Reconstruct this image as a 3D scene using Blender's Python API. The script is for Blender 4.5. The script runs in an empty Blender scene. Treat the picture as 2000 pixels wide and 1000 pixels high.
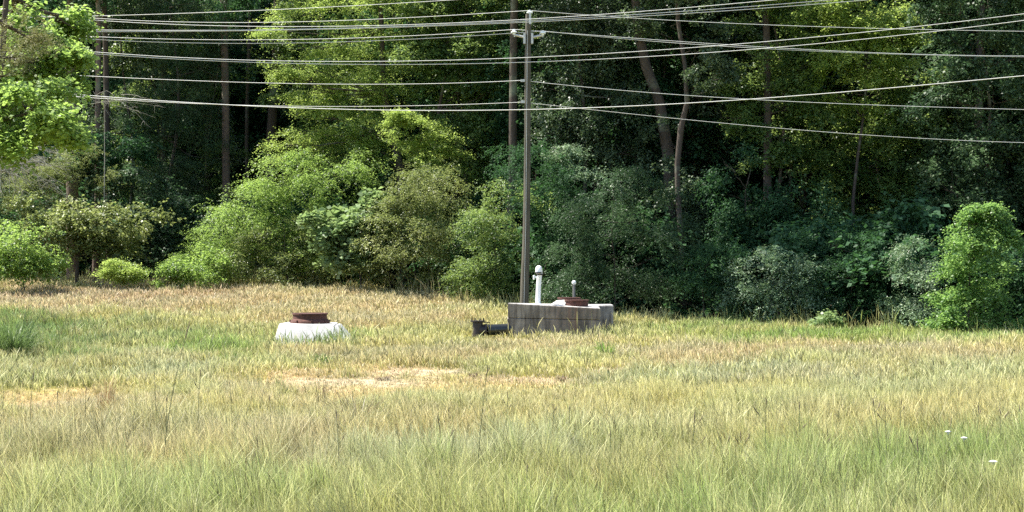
import bpy, math, random
import numpy as np
from mathutils import Vector

# ------------------------------------------------------------------ camera, sky, sun, exposure
scn = bpy.context.scene
C = scn.collection
F, CZ = 3240.0, 3.0                       # focal length in pixels of the 2000 px photo, eye height
cam = bpy.data.cameras.new("camera"); camo = bpy.data.objects.new("camera", cam); C.objects.link(camo)
camo.location = (0, 0, CZ); camo.rotation_euler = (math.radians(90), 0, 0)
cam.sensor_width = 36; cam.lens = F / 2000 * 36; cam.clip_end = 2000; cam.clip_start = .1
scn.camera = camo
SUN = Vector((-0.50, 0.14, 0.85)).normalized()
world = bpy.data.worlds.new("World"); scn.world = world; world.use_nodes = True
wn = world.node_tree.nodes; wl = world.node_tree.links
sky = wn.new("ShaderNodeTexSky"); sky.sky_type = 'NISHITA'; sky.sun_disc = False
sky.sun_elevation = math.asin(SUN.z); sky.sun_rotation = math.atan2(SUN.x, SUN.y)
wl.new(sky.outputs[0], wn["Background"].inputs[0]); wn["Background"].inputs[1].default_value = 0.11
sl = bpy.data.lights.new("sun", 'SUN'); sl.energy = 5.0; sl.angle = math.radians(.5); sl.color = (1, .95, .85)
so = bpy.data.objects.new("sun", sl); C.objects.link(so)
so.rotation_euler = (-SUN).to_track_quat('-Z', 'Y').to_euler()
so.location = SUN * 120
scn.view_settings.view_transform = 'Standard'; scn.view_settings.look = 'None'
scn.view_settings.gamma = 1; scn.view_settings.exposure = 1.65
scn.cycles.max_bounces = 6; scn.cycles.diffuse_bounces = 3; scn.cycles.transmission_bounces = 3
scn.cycles.use_denoising = False
scn.cycles.caustics_reflective = False; scn.cycles.caustics_refractive = False
rng = np.random.default_rng(7); random.seed(7)

# ------------------------------------------------------------------ terrain
EX = np.array([-60, -24, -13.6, -7.6, -4.9, -2.4, 0, 2.3, 6.8, 11, 14.9, 18.3, 20, 60.])
EY = np.array([92, 88, 88, 82, 80, 77, 76, 75, 73, 71, 69, 66, 65, 60.])
EZ = np.array([1.7, 1.65, 1.7, 1.35, 1.02, .86, .55, .40, .07, -.07, -.24, -.32, -.37, -.4])
def smooth(t):
    t = np.clip(t, 0, 1); return t * t * (3 - 2 * t)
def edge_y(x): return np.interp(x, EX, EY)
def gz(x, y):
    x = np.asarray(x, float); y = np.asarray(y, float)
    ey = edge_y(x); ez = np.interp(x, EX, EZ)
    t = np.clip((y - 57) / (ey - 57), 0, 1.6)
    z = ez * np.where(t < 1, t ** 1.15, 1 + .25 * (t - 1))
    z = z + .05 * np.sin(x * .9 + y * .31) * np.sin(y * .47 - x * .2) * smooth((y - 14) / 10)
    return z + 1.4 * smooth((12 - y) / 12)
def G(x, y): return float(gz(x, y))
def W(px, py, Y): return ((px - 1000) / F * Y, Y, CZ - (py - 500) / F * Y)

# ------------------------------------------------------------------ helpers
def tag(o, label=None, cat=None, group=None, kind=None):
    if label: o['label'] = label
    if cat: o['category'] = cat
    if group: o['group'] = group
    if kind: o['kind'] = kind
    return o
def thing(name, label, cat, loc, group=None, rz=0):
    o = bpy.data.objects.new(name, None); C.objects.link(o); o.location = loc; o.rotation_euler = (0, 0, rz)
    o.empty_display_size = .2
    return tag(o, label, cat, group)
def link(name, me, mat, parent=None):
    o = bpy.data.objects.new(name, me); C.objects.link(o)
    if mat and not me.materials: me.materials.append(mat)
    if parent: o.parent = parent
    return o
def np_mesh(name, V, Q, smooth_=False, attrs=None):
    V = np.ascontiguousarray(V, dtype=np.float32); Q = np.ascontiguousarray(Q, dtype=np.int32)
    me = bpy.data.meshes.new(name)
    me.vertices.add(len(V)); me.vertices.foreach_set("co", V.ravel())
    n, k = Q.shape
    me.loops.add(n * k); me.loops.foreach_set("vertex_index", Q.ravel())
    me.polygons.add(n); me.polygons.foreach_set("loop_start", np.arange(0, n * k, k, dtype=np.int32))
    me.polygons.foreach_set("loop_total", np.full(n, k, dtype=np.int32))
    if smooth_: me.polygons.foreach_set("use_smooth", np.ones(n, dtype=bool))
    for an, (ty, arr) in (attrs or {}).items():
        a = me.attributes.new(an, ty, 'POINT')
        a.data.foreach_set('value' if ty == 'FLOAT' else ('vector' if ty == 'FLOAT_VECTOR' else 'color'),
                           np.ascontiguousarray(arr, dtype=np.float32).ravel())
    me.update(calc_edges=True)
    return me
class MB:
    """collects solid shapes into one mesh"""
    def __init__(s): s.v = []; s.f = []; s.sm = []
    def add(s, vs, fs, sm=False):
        o = len(s.v); s.v += [tuple(map(float, v)) for v in vs]; s.f += [tuple(i + o for i in f) for f in fs]; s.sm += [sm] * len(fs); return s
    def tube(s, pts, rad, n=10, cap=True):
        pts = [Vector(p) for p in pts]; rad = rad if hasattr(rad, '__len__') else [rad] * len(pts)
        vs = []; fs = []; up = None
        for i, p in enumerate(pts):
            t = (pts[min(i + 1, len(pts) - 1)] - pts[max(i - 1, 0)]).normalized()
            if up is None:
                up = Vector((0, 1, 0)) if abs(t.y) < .9 else Vector((1, 0, 0))
            u = (up - t * up.dot(t)).normalized(); w = t.cross(u); up = u
            for k in range(n):
                a = 2 * math.pi * k / n; vs.append(p + (u * math.cos(a) + w * math.sin(a)) * rad[i])
        for i in range(len(pts) - 1):
            for k in range(n):
                fs.append((i * n + k, i * n + (k + 1) % n, (i + 1) * n + (k + 1) % n, (i + 1) * n + k))
        s.add(vs, fs, True)
        if cap:
            s.add(vs[:n][::-1], [tuple(range(n))]); s.add(vs[-n:], [tuple(range(n))])
        return s
    def lathe(s, prof, c=(0, 0, 0), n=24, tilt=None):
        vs = []; fs = []
        for r, z in prof:
            for k in range(n):
                a = 2 * math.pi * k / n; vs.append((c[0] + r * math.cos(a), c[1] + r * math.sin(a), c[2] + z))
        for i in range(len(prof) - 1):
            for k in range(n):
                fs.append((i * n + k, i * n + (k + 1) % n, (i + 1) * n + (k + 1) % n, (i + 1) * n + k))
        s.add(vs, fs, False); return s
    def hexa(s, b, t):
        """b, t: four bottom and four top corners, counter-clockwise from above"""
        s.add(list(b) + list(t), [(3, 2, 1, 0), (4, 5, 6, 7)] + [(i, (i + 1) % 4, 4 + (i + 1) % 4, 4 + i) for i in range(4)]); return s
    def box(s, x0, x1, y0, y1, z0, z1):
        return s.hexa([(x0, y0, z0), (x1, y0, z0), (x1, y1, z0), (x0, y1, z0)], [(x0, y0, z1), (x1, y0, z1), (x1, y1, z1), (x0, y1, z1)])
    def build(s, name, mat, parent=None, bevel=0):
        me = bpy.data.meshes.new(name); me.from_pydata(s.v, [], s.f)
        me.polygons.foreach_set("use_smooth", s.sm); me.update()
        o = link(name, me, mat, parent)
        if bevel:
            m = o.modifiers.new("bevel", 'BEVEL'); m.width = bevel; m.segments = 2; m.limit_method = 'ANGLE'
        return o

# ------------------------------------------------------------------ materials
def mat(name):
    m = bpy.data.materials.new(name); m.use_nodes = True
    nt = m.node_tree; b = nt.nodes["Principled BSDF"]
    return m, nt, b
def ramp(nt, stops, interp='LINEAR'):
    r = nt.nodes.new("ShaderNodeValToRGB"); r.color_ramp.interpolation = interp
    e = r.color_ramp.elements
    while len(e) < len(stops): e.new(.5)
    for el, (p, c) in zip(e, stops): el.position = p; el.color = (*c, 1)
    return r
def noise(nt, scale, detail=4, rough=.6, vec=None):
    n = nt.nodes.new("ShaderNodeTexNoise"); n.inputs["Scale"].default_value = scale
    n.inputs["Detail"].default_value = detail; n.inputs["Roughness"].default_value = rough
    if vec: nt.links.new(vec, n.inputs["Vector"])
    return n
def coords(nt, scale=(1, 1, 1)):
    t = nt.nodes.new("ShaderNodeTexCoord"); mp = nt.nodes.new("ShaderNodeMapping"); mp.inputs["Scale"].default_value = scale
    nt.links.new(t.outputs["Object"], mp.inputs["Vector"]); return mp.outputs[0]
def mix(nt, a, b, f, mode='MIX'):
    m = nt.nodes.new("ShaderNodeMix"); m.data_type = 'RGBA'; m.blend_type = mode
    for v, i in ((f, 0), (a, 6), (b, 7)):
        if isinstance(v, (int, float)): m.inputs[i].default_value = v
        elif isinstance(v, tuple): m.inputs[i].default_value = (*v, 1)
        else: nt.links.new(v, m.inputs[i])
    return m.outputs[2]
def bump(nt, b, h, strength=.4, dist=.02):
    n = nt.nodes.new("ShaderNodeBump"); n.inputs["Strength"].default_value = strength; n.inputs["Distance"].default_value = dist
    nt.links.new(h, n.inputs["Height"]); nt.links.new(n.outputs[0], b.inputs["Normal"])
def leaf_mat(name, c0, c1, c2, trans=.38, tcol=(.22, .34, .04), rough=.5, spec=.3):
    m, nt, b = mat(name)
    a = nt.nodes.new("ShaderNodeAttribute"); a.attribute_name = "tint"
    r = ramp(nt, [(0, c0), (.5, c1), (1, c2)]); nt.links.new(a.outputs["Fac"], r.inputs[0])
    nt.links.new(r.outputs[0], b.inputs["Base Color"]); b.inputs["Roughness"].default_value = rough
    b.inputs["Specular IOR Level"].default_value = spec
    t = nt.nodes.new("ShaderNodeBsdfTranslucent")
    nt.links.new(mix(nt, r.outputs[0], tcol, .65), t.inputs[0])
    ms = nt.nodes.new("ShaderNodeMixShader"); ms.inputs[0].default_value = trans
    nt.links.new(b.outputs[0], ms.inputs[1]); nt.links.new(t.outputs[0], ms.inputs[2])
    nt.links.new(ms.outputs[0], nt.nodes["Material Output"].inputs[0])
    return m
L = {
 'bright': leaf_mat('leaf_bright', (.05, .11, .02), (.11, .19, .035), (.22, .31, .08), .52, (.44, .62, .14), .45, .45),
 'fresh': leaf_mat('leaf_fresh', (.05, .12, .03), (.10, .19, .05), (.20, .30, .09), .5, (.36, .58, .14), .45, .4),
 'lime': leaf_mat('leaf_lime', (.08, .14, .02), (.16, .24, .04), (.30, .38, .10), .52, (.52, .66, .16), .45, .45),
 'mid': leaf_mat('leaf_mid', (.036, .08, .022), (.075, .14, .036), (.16, .225, .068), .45, (.36, .48, .12), .45, .4),
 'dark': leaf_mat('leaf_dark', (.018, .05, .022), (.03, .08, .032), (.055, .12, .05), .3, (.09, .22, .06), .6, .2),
 'deep': leaf_mat('leaf_deep', (.012, .035, .018), (.02, .055, .028), (.035, .075, .035), .15, (.05, .11, .04), .7, .15),  # dimmed leaf variant, the shade of the far woods put into its colour
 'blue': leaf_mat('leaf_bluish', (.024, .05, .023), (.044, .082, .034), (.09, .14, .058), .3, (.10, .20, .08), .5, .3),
 'olive': leaf_mat('leaf_olive', (.06, .09, .03), (.12, .16, .045), (.27, .29, .12), .4, (.38, .45, .13), .45, .4),
 'silver': leaf_mat('leaf_silver', (.07, .13, .07), (.14, .22, .12), (.32, .38, .26), .3, (.25, .38, .16), .45, .35),
 'cedar': leaf_mat('leaf_cedar', (.08, .085, .035), (.13, .135, .055), (.22, .20, .10), .25, (.25, .28, .08), .6),
 'bigleaf': leaf_mat('leaf_large', (.08, .14, .05), (.15, .22, .09), (.27, .34, .17), .4, (.36, .50, .17), .45),
 'vine': leaf_mat('leaf_vine', (.024, .05, .026), (.05, .085, .04), (.14, .19, .10), .3, (.18, .27, .10), .42, .45),
}
def bark(name, a, b_, sc=3):
    m, nt, b = mat(name); v = coords(nt, (sc * 3, sc * 3, sc * .5))
    n = noise(nt, 3, 6, .7, v); r = ramp(nt, [(.3, a), (.7, b_)]); nt.links.new(n.outputs[0], r.inputs[0])
    n2 = noise(nt, .8, 3, .5, coords(nt)); c = mix(nt, r.outputs[0], (.30, .31, .27), .0)
    r2 = ramp(nt, [(.55, (0, 0, 0)), (.72, (1, 1, 1))]); nt.links.new(n2.outputs[0], r2.inputs[0])
    mm = mix(nt, r.outputs[0], (.16, .18, .13), r2.outputs[0])
    nt.links.new(mm, b.inputs["Base Color"]); b.inputs["Roughness"].default_value = .95
    b.inputs["Specular IOR Level"].default_value = .15
    bump(nt, b, n.outputs[0], .8, .04); return m
BARK = bark('bark_brown', (.07, .05, .04), (.17, .125, .10))
BARKP = bark('bark_pinkish', (.085, .06, .05), (.24, .175, .14))
BARKG = bark('bark_pale_grey', (.17, .16, .13), (.36, .34, .29))
BARKD = bark('bark_dark', (.04, .033, .028), (.10, .08, .065))

# ------------------------------------------------------------------ foliage
def unit(a): return a / np.maximum(np.linalg.norm(a, axis=1, keepdims=True), 1e-6)
def leaf_arrays(Pp, A, N, s, tint, asp=.5):
    A = unit(A); S = unit(np.cross(A, N)); Nn = np.cross(S, A); s = s[:, None]
    fold = Nn * s * .10
    V = np.stack([Pp, Pp + A * s * .45 + S * s * asp * .5 + fold, Pp + A * s, Pp + A * s * .45 - S * s * asp * .5 + fold], 1)
    return V.reshape(-1, 3), np.repeat(tint, 4)
STY = {   # bough radius, flatness, outward tilt, clumps, sprays, leaves, spray length, leaf size, aspect, sag
 'broad': (1.05, .20, -.35, 10, 4, 10, .45, .150, .75, .12),
 'tier': (1.15, .10, -.05, 11, 4, 11, .55, .115, .55, .10),
 'arch': (1.15, .12, -.22, 12, 4, 13, .62, .112, .42, .30),
 'droop': (.95, .28, -.95, 9, 4, 11, .50, .140, .55, .25),
 'fine': (.75, .30, .15, 9, 6, 16, .45, .080, .30, .06),
 'big': (.45, .5, 0, 5, 3, 5, .35, .28, .85, .1),
 'coarse': (1.9, .22, -.3, 9, 6, 11, 1.0, .25, .7, .25),
}
def foliage(lobes, style, dens=1.0, back=.45, leafk=1.0, fill=.25, sc=1.0):
    """lobes: rows of local centre xyz + radii xyz; boughs on the lobes, clumps on boughs, sprays on clumps, leaves on sprays"""
    R, flat, tilt, nc, ns, nl, sl_, ls, asp, sag = STY[style]
    ls = ls * leafk * sc * 1.18; R = R * sc; sl_ = sl_ * sc; dens = dens * .56
    VV, TT = [], []
    for (cx, cy, cz, rx, ry, rz) in lobes:
        Rl = min(R, max(rx, rz) * .9)
        n = max(3, int(dens * 5.0 * rx * rz / (Rl * Rl * .42)))
        d = unit(rng.normal(size=(n, 3)) * (1, 1, .9) + (0, 0, .15))
        d = d[(d[:, 1] < .25) | (rng.random(n) < back)]; n = len(d)
        ph = rng.random(6) * 6.28
        lump = 1 + .15 * np.sin(6.2 * d[:, 0] + ph[0]) * np.sin(4.3 * d[:, 2] + ph[1]) + .1 * np.sin(7 * d[:, 0] + ph[2] + 5 * d[:, 2] + ph[3])
        sh = rng.random(n) < .22
        rr = lump * np.where(sh, rng.uniform(1.0, 1.38, n), 1 - np.abs(rng.normal(size=n)) * .2)
        rr = np.where(rng.random(n) < fill, rr * rng.uniform(.35, .85, n), rr)
        bc = np.array([cx, cy, cz]) + d * np.array([rx, ry, rz]) * rr[:, None]
        h = d.copy(); h[:, 2] = 0; h = unit(h + rng.normal(size=(n, 3)) * (.3, .3, 0))
        tg = np.stack([-h[:, 1], h[:, 0], np.zeros(n)], 1)
        tl = tilt + rng.normal(size=n) * .2
        o = unit(h * np.cos(tl)[:, None] + np.array([0, 0, 1.]) * np.sin(tl)[:, None]); up = np.cross(o, tg); up *= np.sign(up[:, 2:3] + 1e-6)
        Rb = Rl * rng.uniform(.6, 1.25, n) * np.where(sh, .6, 1)
        m = n * nc; rep = lambda a: np.repeat(a, nc, 0)
        u = rng.uniform(-.75, 1.0, m); w = rng.normal(size=m) * .38 * (1.05 - .5 * np.abs(u)); q = rng.normal(size=m) * flat - .22 * u * u
        cc = rep(bc) + rep(Rb)[:, None] * (rep(o) * u[:, None] + rep(tg) * w[:, None] + rep(up) * q[:, None])
        ctint = rep(rng.normal(.42, .2, n)) + rng.normal(size=m) * .13
        k = m * ns; cr = .22 * Rl
        O = np.repeat(cc, ns, 0) + rng.normal(size=(k, 3)) * np.array([cr, cr, cr * (.3 + flat * 1.5)])
        D = unit(np.repeat(rep(o), ns, 0) * .9 + np.repeat(rep(tg) * np.sign(w)[:, None], ns, 0) * .45 + rng.normal(size=(k, 3)) * (.45, .45, .3 if style == 'tier' else .42))
        Ls = sl_ * rng.uniform(.6, 1.25, k)
        N_ = k * nl
        t = np.tile(np.linspace(.08, 1, nl), k) + rng.normal(size=N_) * .03
        Or = np.repeat(O, nl, 0); Dr = np.repeat(D, nl, 0); Lr = np.repeat(Ls, nl)
        side = unit(np.cross(Dr, [0, 0, 1.])) * np.where(np.arange(N_) % 2, 1, -1)[:, None]
        Pp = Or + Dr * (Lr * t)[:, None] + rng.normal(size=Or.shape) * ls * .35
        Pp[:, 2] -= sag * t * t * Lr
        A = Dr * .55 + side * .8 + rng.normal(size=Or.shape) * .3
        A[:, 2] -= .15 + sag * t
        N = np.array([0, 0, 1.]) + rng.normal(size=Or.shape) * .5
        s = ls * rng.uniform(.65, 1.25, N_) * (1 - .3 * t)
        tn = np.clip(np.repeat(ctint, ns * nl) + rng.normal(size=N_) * .2, 0, 1)
        v, qq = leaf_arrays(Pp, A, N, s, tn, asp); VV.append(v); TT.append(qq)
    return np.concatenate(VV), np.concatenate(TT)
def leaf_mesh(name, V, T):
    return np_mesh(name, V, np.arange(len(V)).reshape(-1, 4), False, {'tint': ('FLOAT', T)})
def limb(mb, a, b, r0, r1, n=6, wob=.12, up=.15, sides=7):
    a, b = Vector(a), Vector(b); l = (b - a).length; pts = []; rr = []
    for i in range(n + 1):
        t = i / n; p = a.lerp(b, t)
        p += Vector((random.gauss(0, wob), random.gauss(0, wob), 0)) * l * .1 * math.sin(math.pi * t)
        p.z -= up * l * math.sin(math.pi * t) * .3
        pts.append(p); rr.append(r0 * (1 - t) + r1 * t)
    mb.tube(pts, rr, sides, cap=False)
NLEAF = 0
def tree(name, label, cat, Y, base, lobes, style='broad', lm='mid', dens=1.0, r=.15, bm=None, depth=.8,
         group=None, leafk=1.0, top=None, limbs=True, fill=.25, crown='crown', stem='trunk', trunkpts=None, back=.45, sc=1.0):
    """plant standing at (base px, Y); lobes and trunk points are given as directions (px) and sizes at depth Y"""
    global NLEAF
    x, _, _ = W(base, 500, Y); z = G(x, Y)
    root = thing(name, label, cat, (x, Y, z), group)
    k = Y / F; loc = []
    for lb in lobes:
        px, py, rx, ry = lb[:4]; dy = lb[4] if len(lb) > 4 else 0
        wx, wy, wz = W(px, py, Y)
        ryd = max(.4 * sc, min(rx, ry * 1.3) * k * depth)
        loc.append((wx - x, dy + rng.uniform(-.3, .3), wz - z, rx * k, ryd, ry * k))
    V, T = foliage(loc, style, dens, fill=fill, leafk=leafk, back=back, sc=sc)
    NLEAF += len(V) // 4
    mb = MB()
    if trunkpts:
        pts = [(W(a, b, Y)[0] - x, 0, W(a, b, Y)[2] - z) for a, b, _ in trunkpts]
        mb.tube(pts, [w * k / 2 for *_, w in trunkpts], 10)
        tp = pts[-1]
    else:
        hi = max(l[2] for l in loc) if top is None else top
        mx = sum(l[0] for l in loc) / len(loc)
        tp = (mx * .7, 0, hi); n = 8
        pts = [(tp[0] * (i / n) ** 1.3 + random.gauss(0, .02) + (.35 if hi > 6 else .05) * math.sin(i * .9 + base), (.8 * i / n if hi > 6 else 0), -.15 + (hi + .15) * i / n) for i in range(n + 1)]
        mb.tube(pts, [r * .8 * (1 - .75 * i / n) * (1.25 if i == 0 else 1) for i in range(n + 1)], 9)
    if limbs:
        for l in loc:
            zz = max(.3, min(l[2] - l[5] * .5, tp[2]))
            j = min(range(len(pts)), key=lambda i: abs(pts[i][2] - zz))
            s_ = pts[j]; limb(mb, s_, (l[0], l[1], l[2]), r * .30, r * .08, wob=.6)
            for q in range(4):
                a = random.uniform(0, 6.28)
                e = (l[0] + l[3] * .85 * math.cos(a), l[1] - abs(l[4] * .8 * math.sin(a)) * random.choice((1, 1, -1)), l[2] + l[5] * random.uniform(-.4, .8))
                limb(mb, (l[0] * .8 + s_[0] * .2, l[1] * .8, l[2] * .8 + s_[2] * .2), e, r * .11, r * .03, 5, wob=.5, sides=5)
    mb.build(stem, bm or BARKD, root)
    link(crown, leaf_mesh(crown, V, T), L[lm], root)
    return root
def shrub(label, Y, base, lobes, style='arch', lm='mid', name='shrub', cat='shrub', **kw):
    kw.setdefault('r', .05)
    return tree(name, label, cat, Y, base, lobes, style, lm, crown='foliage', stem='stem', **kw)
def copy_tree(o, loc, rz, s):
    c = o.copy(); C.objects.link(c); c.location = loc; c.rotation_euler = (0, 0, rz); c.scale = (s, s, s)
    for ch in list(o.children):
        d = ch.copy(); C.objects.link(d); d.parent = c
    return c

COL = {'green': (.16, .24, .05), 'straw': (.55, .45, .24), 'olive': (.27, .29, .09), 'pink': (.48, .36, .22), 'silver': (.37, .39, .22),
       'yellow': (.52, .44, .18), 'white': (.60, .49, .36), 'lime': (.27, .36, .06), 'tan': (.42, .33, .16)}
base_c = np.array((.50, .48, .16))
ZONES = [  # px, py, rx, ry, colour, height factor, strength
 (250, 585, 520, 30, 'pink', .9, 1), (700, 590, 250, 25, 'straw', .9, 1), (700, 625, 260, 22, 'straw', .9, .9), (300, 600, 500, 12, 'straw', .9, .7),
 (60, 660, 130, 45, 'green', 1.4, .95), (250, 668, 230, 34, 'green', 1.2, .6), (620, 668, 110, 13, 'lime', 1.3, .9), (420, 690, 140, 22, 'lime', 1.1, .8),
 (90, 796, 240, 38, 'straw', .3, 1), (90, 800, 170, 11, 'white', .25, .6), (300, 806, 90, 8, 'straw', .3, .6), (280, 800, 160, 18, 'straw', .6, .7), (600, 745, 80, 26, 'pink', .5, .9), (720, 758, 240, 42, 'straw', .36, 1), (700, 746, 190, 10, 'white', .2, .85), (1050, 758, 200, 12, 'straw', .35, .8), (600, 800, 160, 16, 'straw', .5, .5), (760, 778, 130, 7, 'straw', .3, .8), (640, 768, 100, 7, 'pink', .3, .7), (860, 742, 90, 8, 'tan', .2, .7),
 (830, 727, 110, 9, 'white', .2, 1), (1000, 746, 110, 8, 'white', .2, .9), (1185, 731, 75, 6, 'white', .2, 1), (950, 775, 240, 24, 'yellow', .5, .7), (1130, 780, 120, 16, 'yellow', .5, .8),
 (760, 700, 260, 18, 'tan', .8, .7), (1000, 690, 120, 20, 'pink', .8, .5), (1350, 710, 160, 20, 'pink', .8, .6), (1500, 745, 200, 22, 'silver', .9, .8), (1200, 745, 120, 16, 'silver', .8, .5),
 (1500, 690, 400, 12, 'pink', .8, .6), (1700, 662, 420, 12, 'lime', 1.0, 1), (1350, 643, 200, 10, 'lime', 1.0, .8), (1870, 700, 180, 18, 'pink', .9, .5), (1060, 640, 250, 12, 'yellow', .9, .5),
 (945, 668, 60, 12, 'olive', .35, 1), (1080, 670, 140, 9, 'straw', .55, .8), (615, 675, 85, 8, 'green', 1.7, 1), (1420, 828, 90, 10, 'yellow', .6, .7), (1800, 740, 260, 50, 'silver', 1, .4), (200, 900, 260, 70, 'tan', 1.1, .65), (560, 900, 140, 60, 'pink', 1, .5),
 (900, 940, 300, 50, 'silver', 1.1, .5), (760, 860, 200, 40, 'tan', .9, .45), (1300, 870, 160, 34, 'yellow', .8, .4), (1750, 850, 300, 50, 'yellow', .9, .35), (1350, 930, 300, 60, 'green', 1.0, .25), (1800, 940, 300, 60, 'lime', 1.1, .6), (700, 1060, 800, 80, 'lime', 1.05, .5), (1600, 1050, 700, 110, 'lime', 1.05, .5), (1850, 900, 260, 60, 'lime', 1, .3), (100, 730, 160, 25, 'olive', 1, .6), (330, 730, 120, 30, 'silver', 1, .6), (980, 840, 500, 30, 'yellow', .8, .35), (460, 770, 60, 20, 'pink', .8, .5),
]
def zone(x, y):
    z = gz(x, y); px = x / y * F + 1000; py = 500 + (CZ - z) / y * F
    c = np.tile(base_c, (len(x), 1)); h = np.ones(len(x))
    wob = 18 * np.sin(x * 1.3 + y * .7) + 14 * np.sin(y * 1.9 - x * .8)
    rag = .55 * np.sin(x * 4.3 + 3 * np.sin(y * 2.1)) * np.sin(y * 3.1 + 2 * np.sin(x * 3.7)) + .3 * np.sin(x * 9.7 + y * 4) * np.sin(y * 7.3)
    for (cx, cy, rx, ry, cn, hf, st) in ZONES:
        d = ((px + wob - cx) / rx) ** 2 + ((py + wob * .22 * ry / 20 - cy) / ry) ** 2
        w = st * smooth((1.35 - d + rag) / .9)
        c = c * (1 - w[:, None]) + np.array(COL[cn]) * w[:, None]; h = h * (1 - w) + hf * w
    # broad natural mottling
    mo = np.sin(x * 2.1 + 3 * np.sin(y * .8)) * np.sin(y * 1.7 + 2 * np.sin(x * 1.1))
    c = c * (1 + .10 * mo[:, None]) + np.array((.03, -.0, -.01)) * np.sin(x * .9 - y * .6)[:, None]
    h = h * (1 + .25 * np.sin(x * 1.1 + y * .53) * np.sin(y * .83 - x * .6))
    return c, h, z
# ================================================================== SETTING: ground
def ground():
    xs = np.unique(np.concatenate([np.linspace(-400, -45, 30), np.linspace(-45, 45, 181), np.linspace(45, 400, 30)]))
    ys = np.unique(np.concatenate([np.linspace(-60, 5, 14), np.linspace(5, 110, 211), np.linspace(110, 600, 40)]))
    X, Yy = np.meshgrid(xs, ys); Z = gz(X, Yy)
    V = np.stack([X.ravel(), Yy.ravel(), Z.ravel()], 1)
    nx, ny = len(xs), len(ys)
    i = np.arange((nx - 1) * (ny - 1)); a = i // (nx - 1) * nx + i % (nx - 1)
    Q = np.stack([a, a + 1, a + nx + 1, a + nx], 1)
    fo = smooth((V[:, 1] - edge_y(V[:, 0]) + 1.5) / 2.5)
    ok = (V[:, 1] > 10) & (V[:, 1] < 100) & (abs(V[:, 0]) < 50)
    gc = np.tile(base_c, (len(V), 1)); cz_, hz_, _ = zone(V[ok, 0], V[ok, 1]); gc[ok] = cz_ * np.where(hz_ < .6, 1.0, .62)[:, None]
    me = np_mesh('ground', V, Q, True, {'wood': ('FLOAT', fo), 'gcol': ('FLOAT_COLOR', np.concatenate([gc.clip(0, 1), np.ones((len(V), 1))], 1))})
    m, nt, b = mat('field_soil')
    v = coords(nt)
    n1 = noise(nt, 1.6, 6, .75, v); n2 = noise(nt, 9, 8, .75, v)
    r1 = ramp(nt, [(.35, (.6, .58, .5)), (.65, (1.12, 1.08, 1.05))]); nt.links.new(n1.outputs[0], r1.inputs[0])
    ga = nt.nodes.new("ShaderNodeAttribute"); ga.attribute_name = 'gcol'
    gcm = mix(nt, ga.outputs["Color"], r1.outputs[0], 1.0, 'MULTIPLY')
    r2 = ramp(nt, [(.3, (.35, .3, .25)), (.7, (1.15, 1.1, 1))]); nt.links.new(n2.outputs[0], r2.inputs[0])
    c = mix(nt, gcm, r2.outputs[0], 1.0, 'MULTIPLY')
    n3 = noise(nt, 3, 6, .7, v); r3 = ramp(nt, [(.3, (.03, .022, .015)), (.75, (.12, .085, .055))]); nt.links.new(n3.outputs[0], r3.inputs[0])
    a = nt.nodes.new("ShaderNodeAttribute"); a.attribute_name = 'wood'
    nt.links.new(mix(nt, c, r3.outputs[0], a.outputs["Fac"]), b.inputs["Base Color"])
    b.inputs["Roughness"].default_value = 1; b.inputs["Specular IOR Level"].default_value = .1
    bump(nt, b, n2.outputs[0], .8, .06)
    tag(link('ground', me, m), kind='structure')
ground()

# ================================================================== BUILT THINGS
def concrete(name, a, b_, rust=None, streak=.8):
    m, nt, b = mat(name)
    v = coords(nt); st = coords(nt, (5, 5, .5))
    n = noise(nt, 2.2, 8, .7, v); s = noise(nt, 1.6, 5, .6, st); f = noise(nt, 40, 4, .7, v)
    r = ramp(nt, [(.3, a), (.7, b_)]); nt.links.new(n.outputs[0], r.inputs[0])
    r2 = ramp(nt, [(.38, (.34, .31, .29)), (.6, (1.15, 1.15, 1.15))]); nt.links.new(s.outputs[0], r2.inputs[0])
    c = mix(nt, r.outputs[0], r2.outputs[0], streak, 'MULTIPLY')
    r3 = ramp(nt, [(.3, (.8, .8, .8)), (.7, (1.1, 1.1, 1.1))]); nt.links.new(f.outputs[0], r3.inputs[0])
    c = mix(nt, c, r3.outputs[0], .7, 'MULTIPLY')
    if rust:      # rust run-off below the iron rings: x centre, half width
        sx = nt.nodes.new("ShaderNodeSeparateXYZ"); nt.links.new(v, sx.inputs[0])
        mth = nt.nodes.new("ShaderNodeMath"); mth.operation = 'SUBTRACT'; nt.links.new(sx.outputs[0], mth.inputs[0]); mth.inputs[1].default_value = rust[0]
        ab = nt.nodes.new("ShaderNodeMath"); ab.operation = 'ABSOLUTE'; nt.links.new(mth.outputs[0], ab.inputs[0])
        mr = nt.nodes.new("ShaderNodeMapRange"); nt.links.new(ab.outputs[0], mr.inputs[0])
        mr.inputs[1].default_value = 0; mr.inputs[2].default_value = rust[1]; mr.inputs[3].default_value = 1; mr.inputs[4].default_value = 0
        r4 = ramp(nt, [(.42, (0, 0, 0)), (.6, (1, 1, 1))]); nt.links.new(s.outputs[0], r4.inputs[0])
        ml = nt.nodes.new("ShaderNodeMath"); ml.operation = 'MULTIPLY'; nt.links.new(mr.outputs[0], ml.inputs[0]); nt.links.new(r4.outputs[0], ml.inputs[1])
        m2 = nt.nodes.new("ShaderNodeMath"); m2.operation = 'MULTIPLY'; m2.inputs[1].default_value = streak; nt.links.new(ml.outputs[0], m2.inputs[0])
        c = mix(nt, c, (.13, .065, .04), m2.outputs[0])
    nt.links.new(c, b.inputs["Base Color"]); b.inputs["Roughness"].default_value = .92
    bump(nt, b, f.outputs[0], .5, .01); return m
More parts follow.
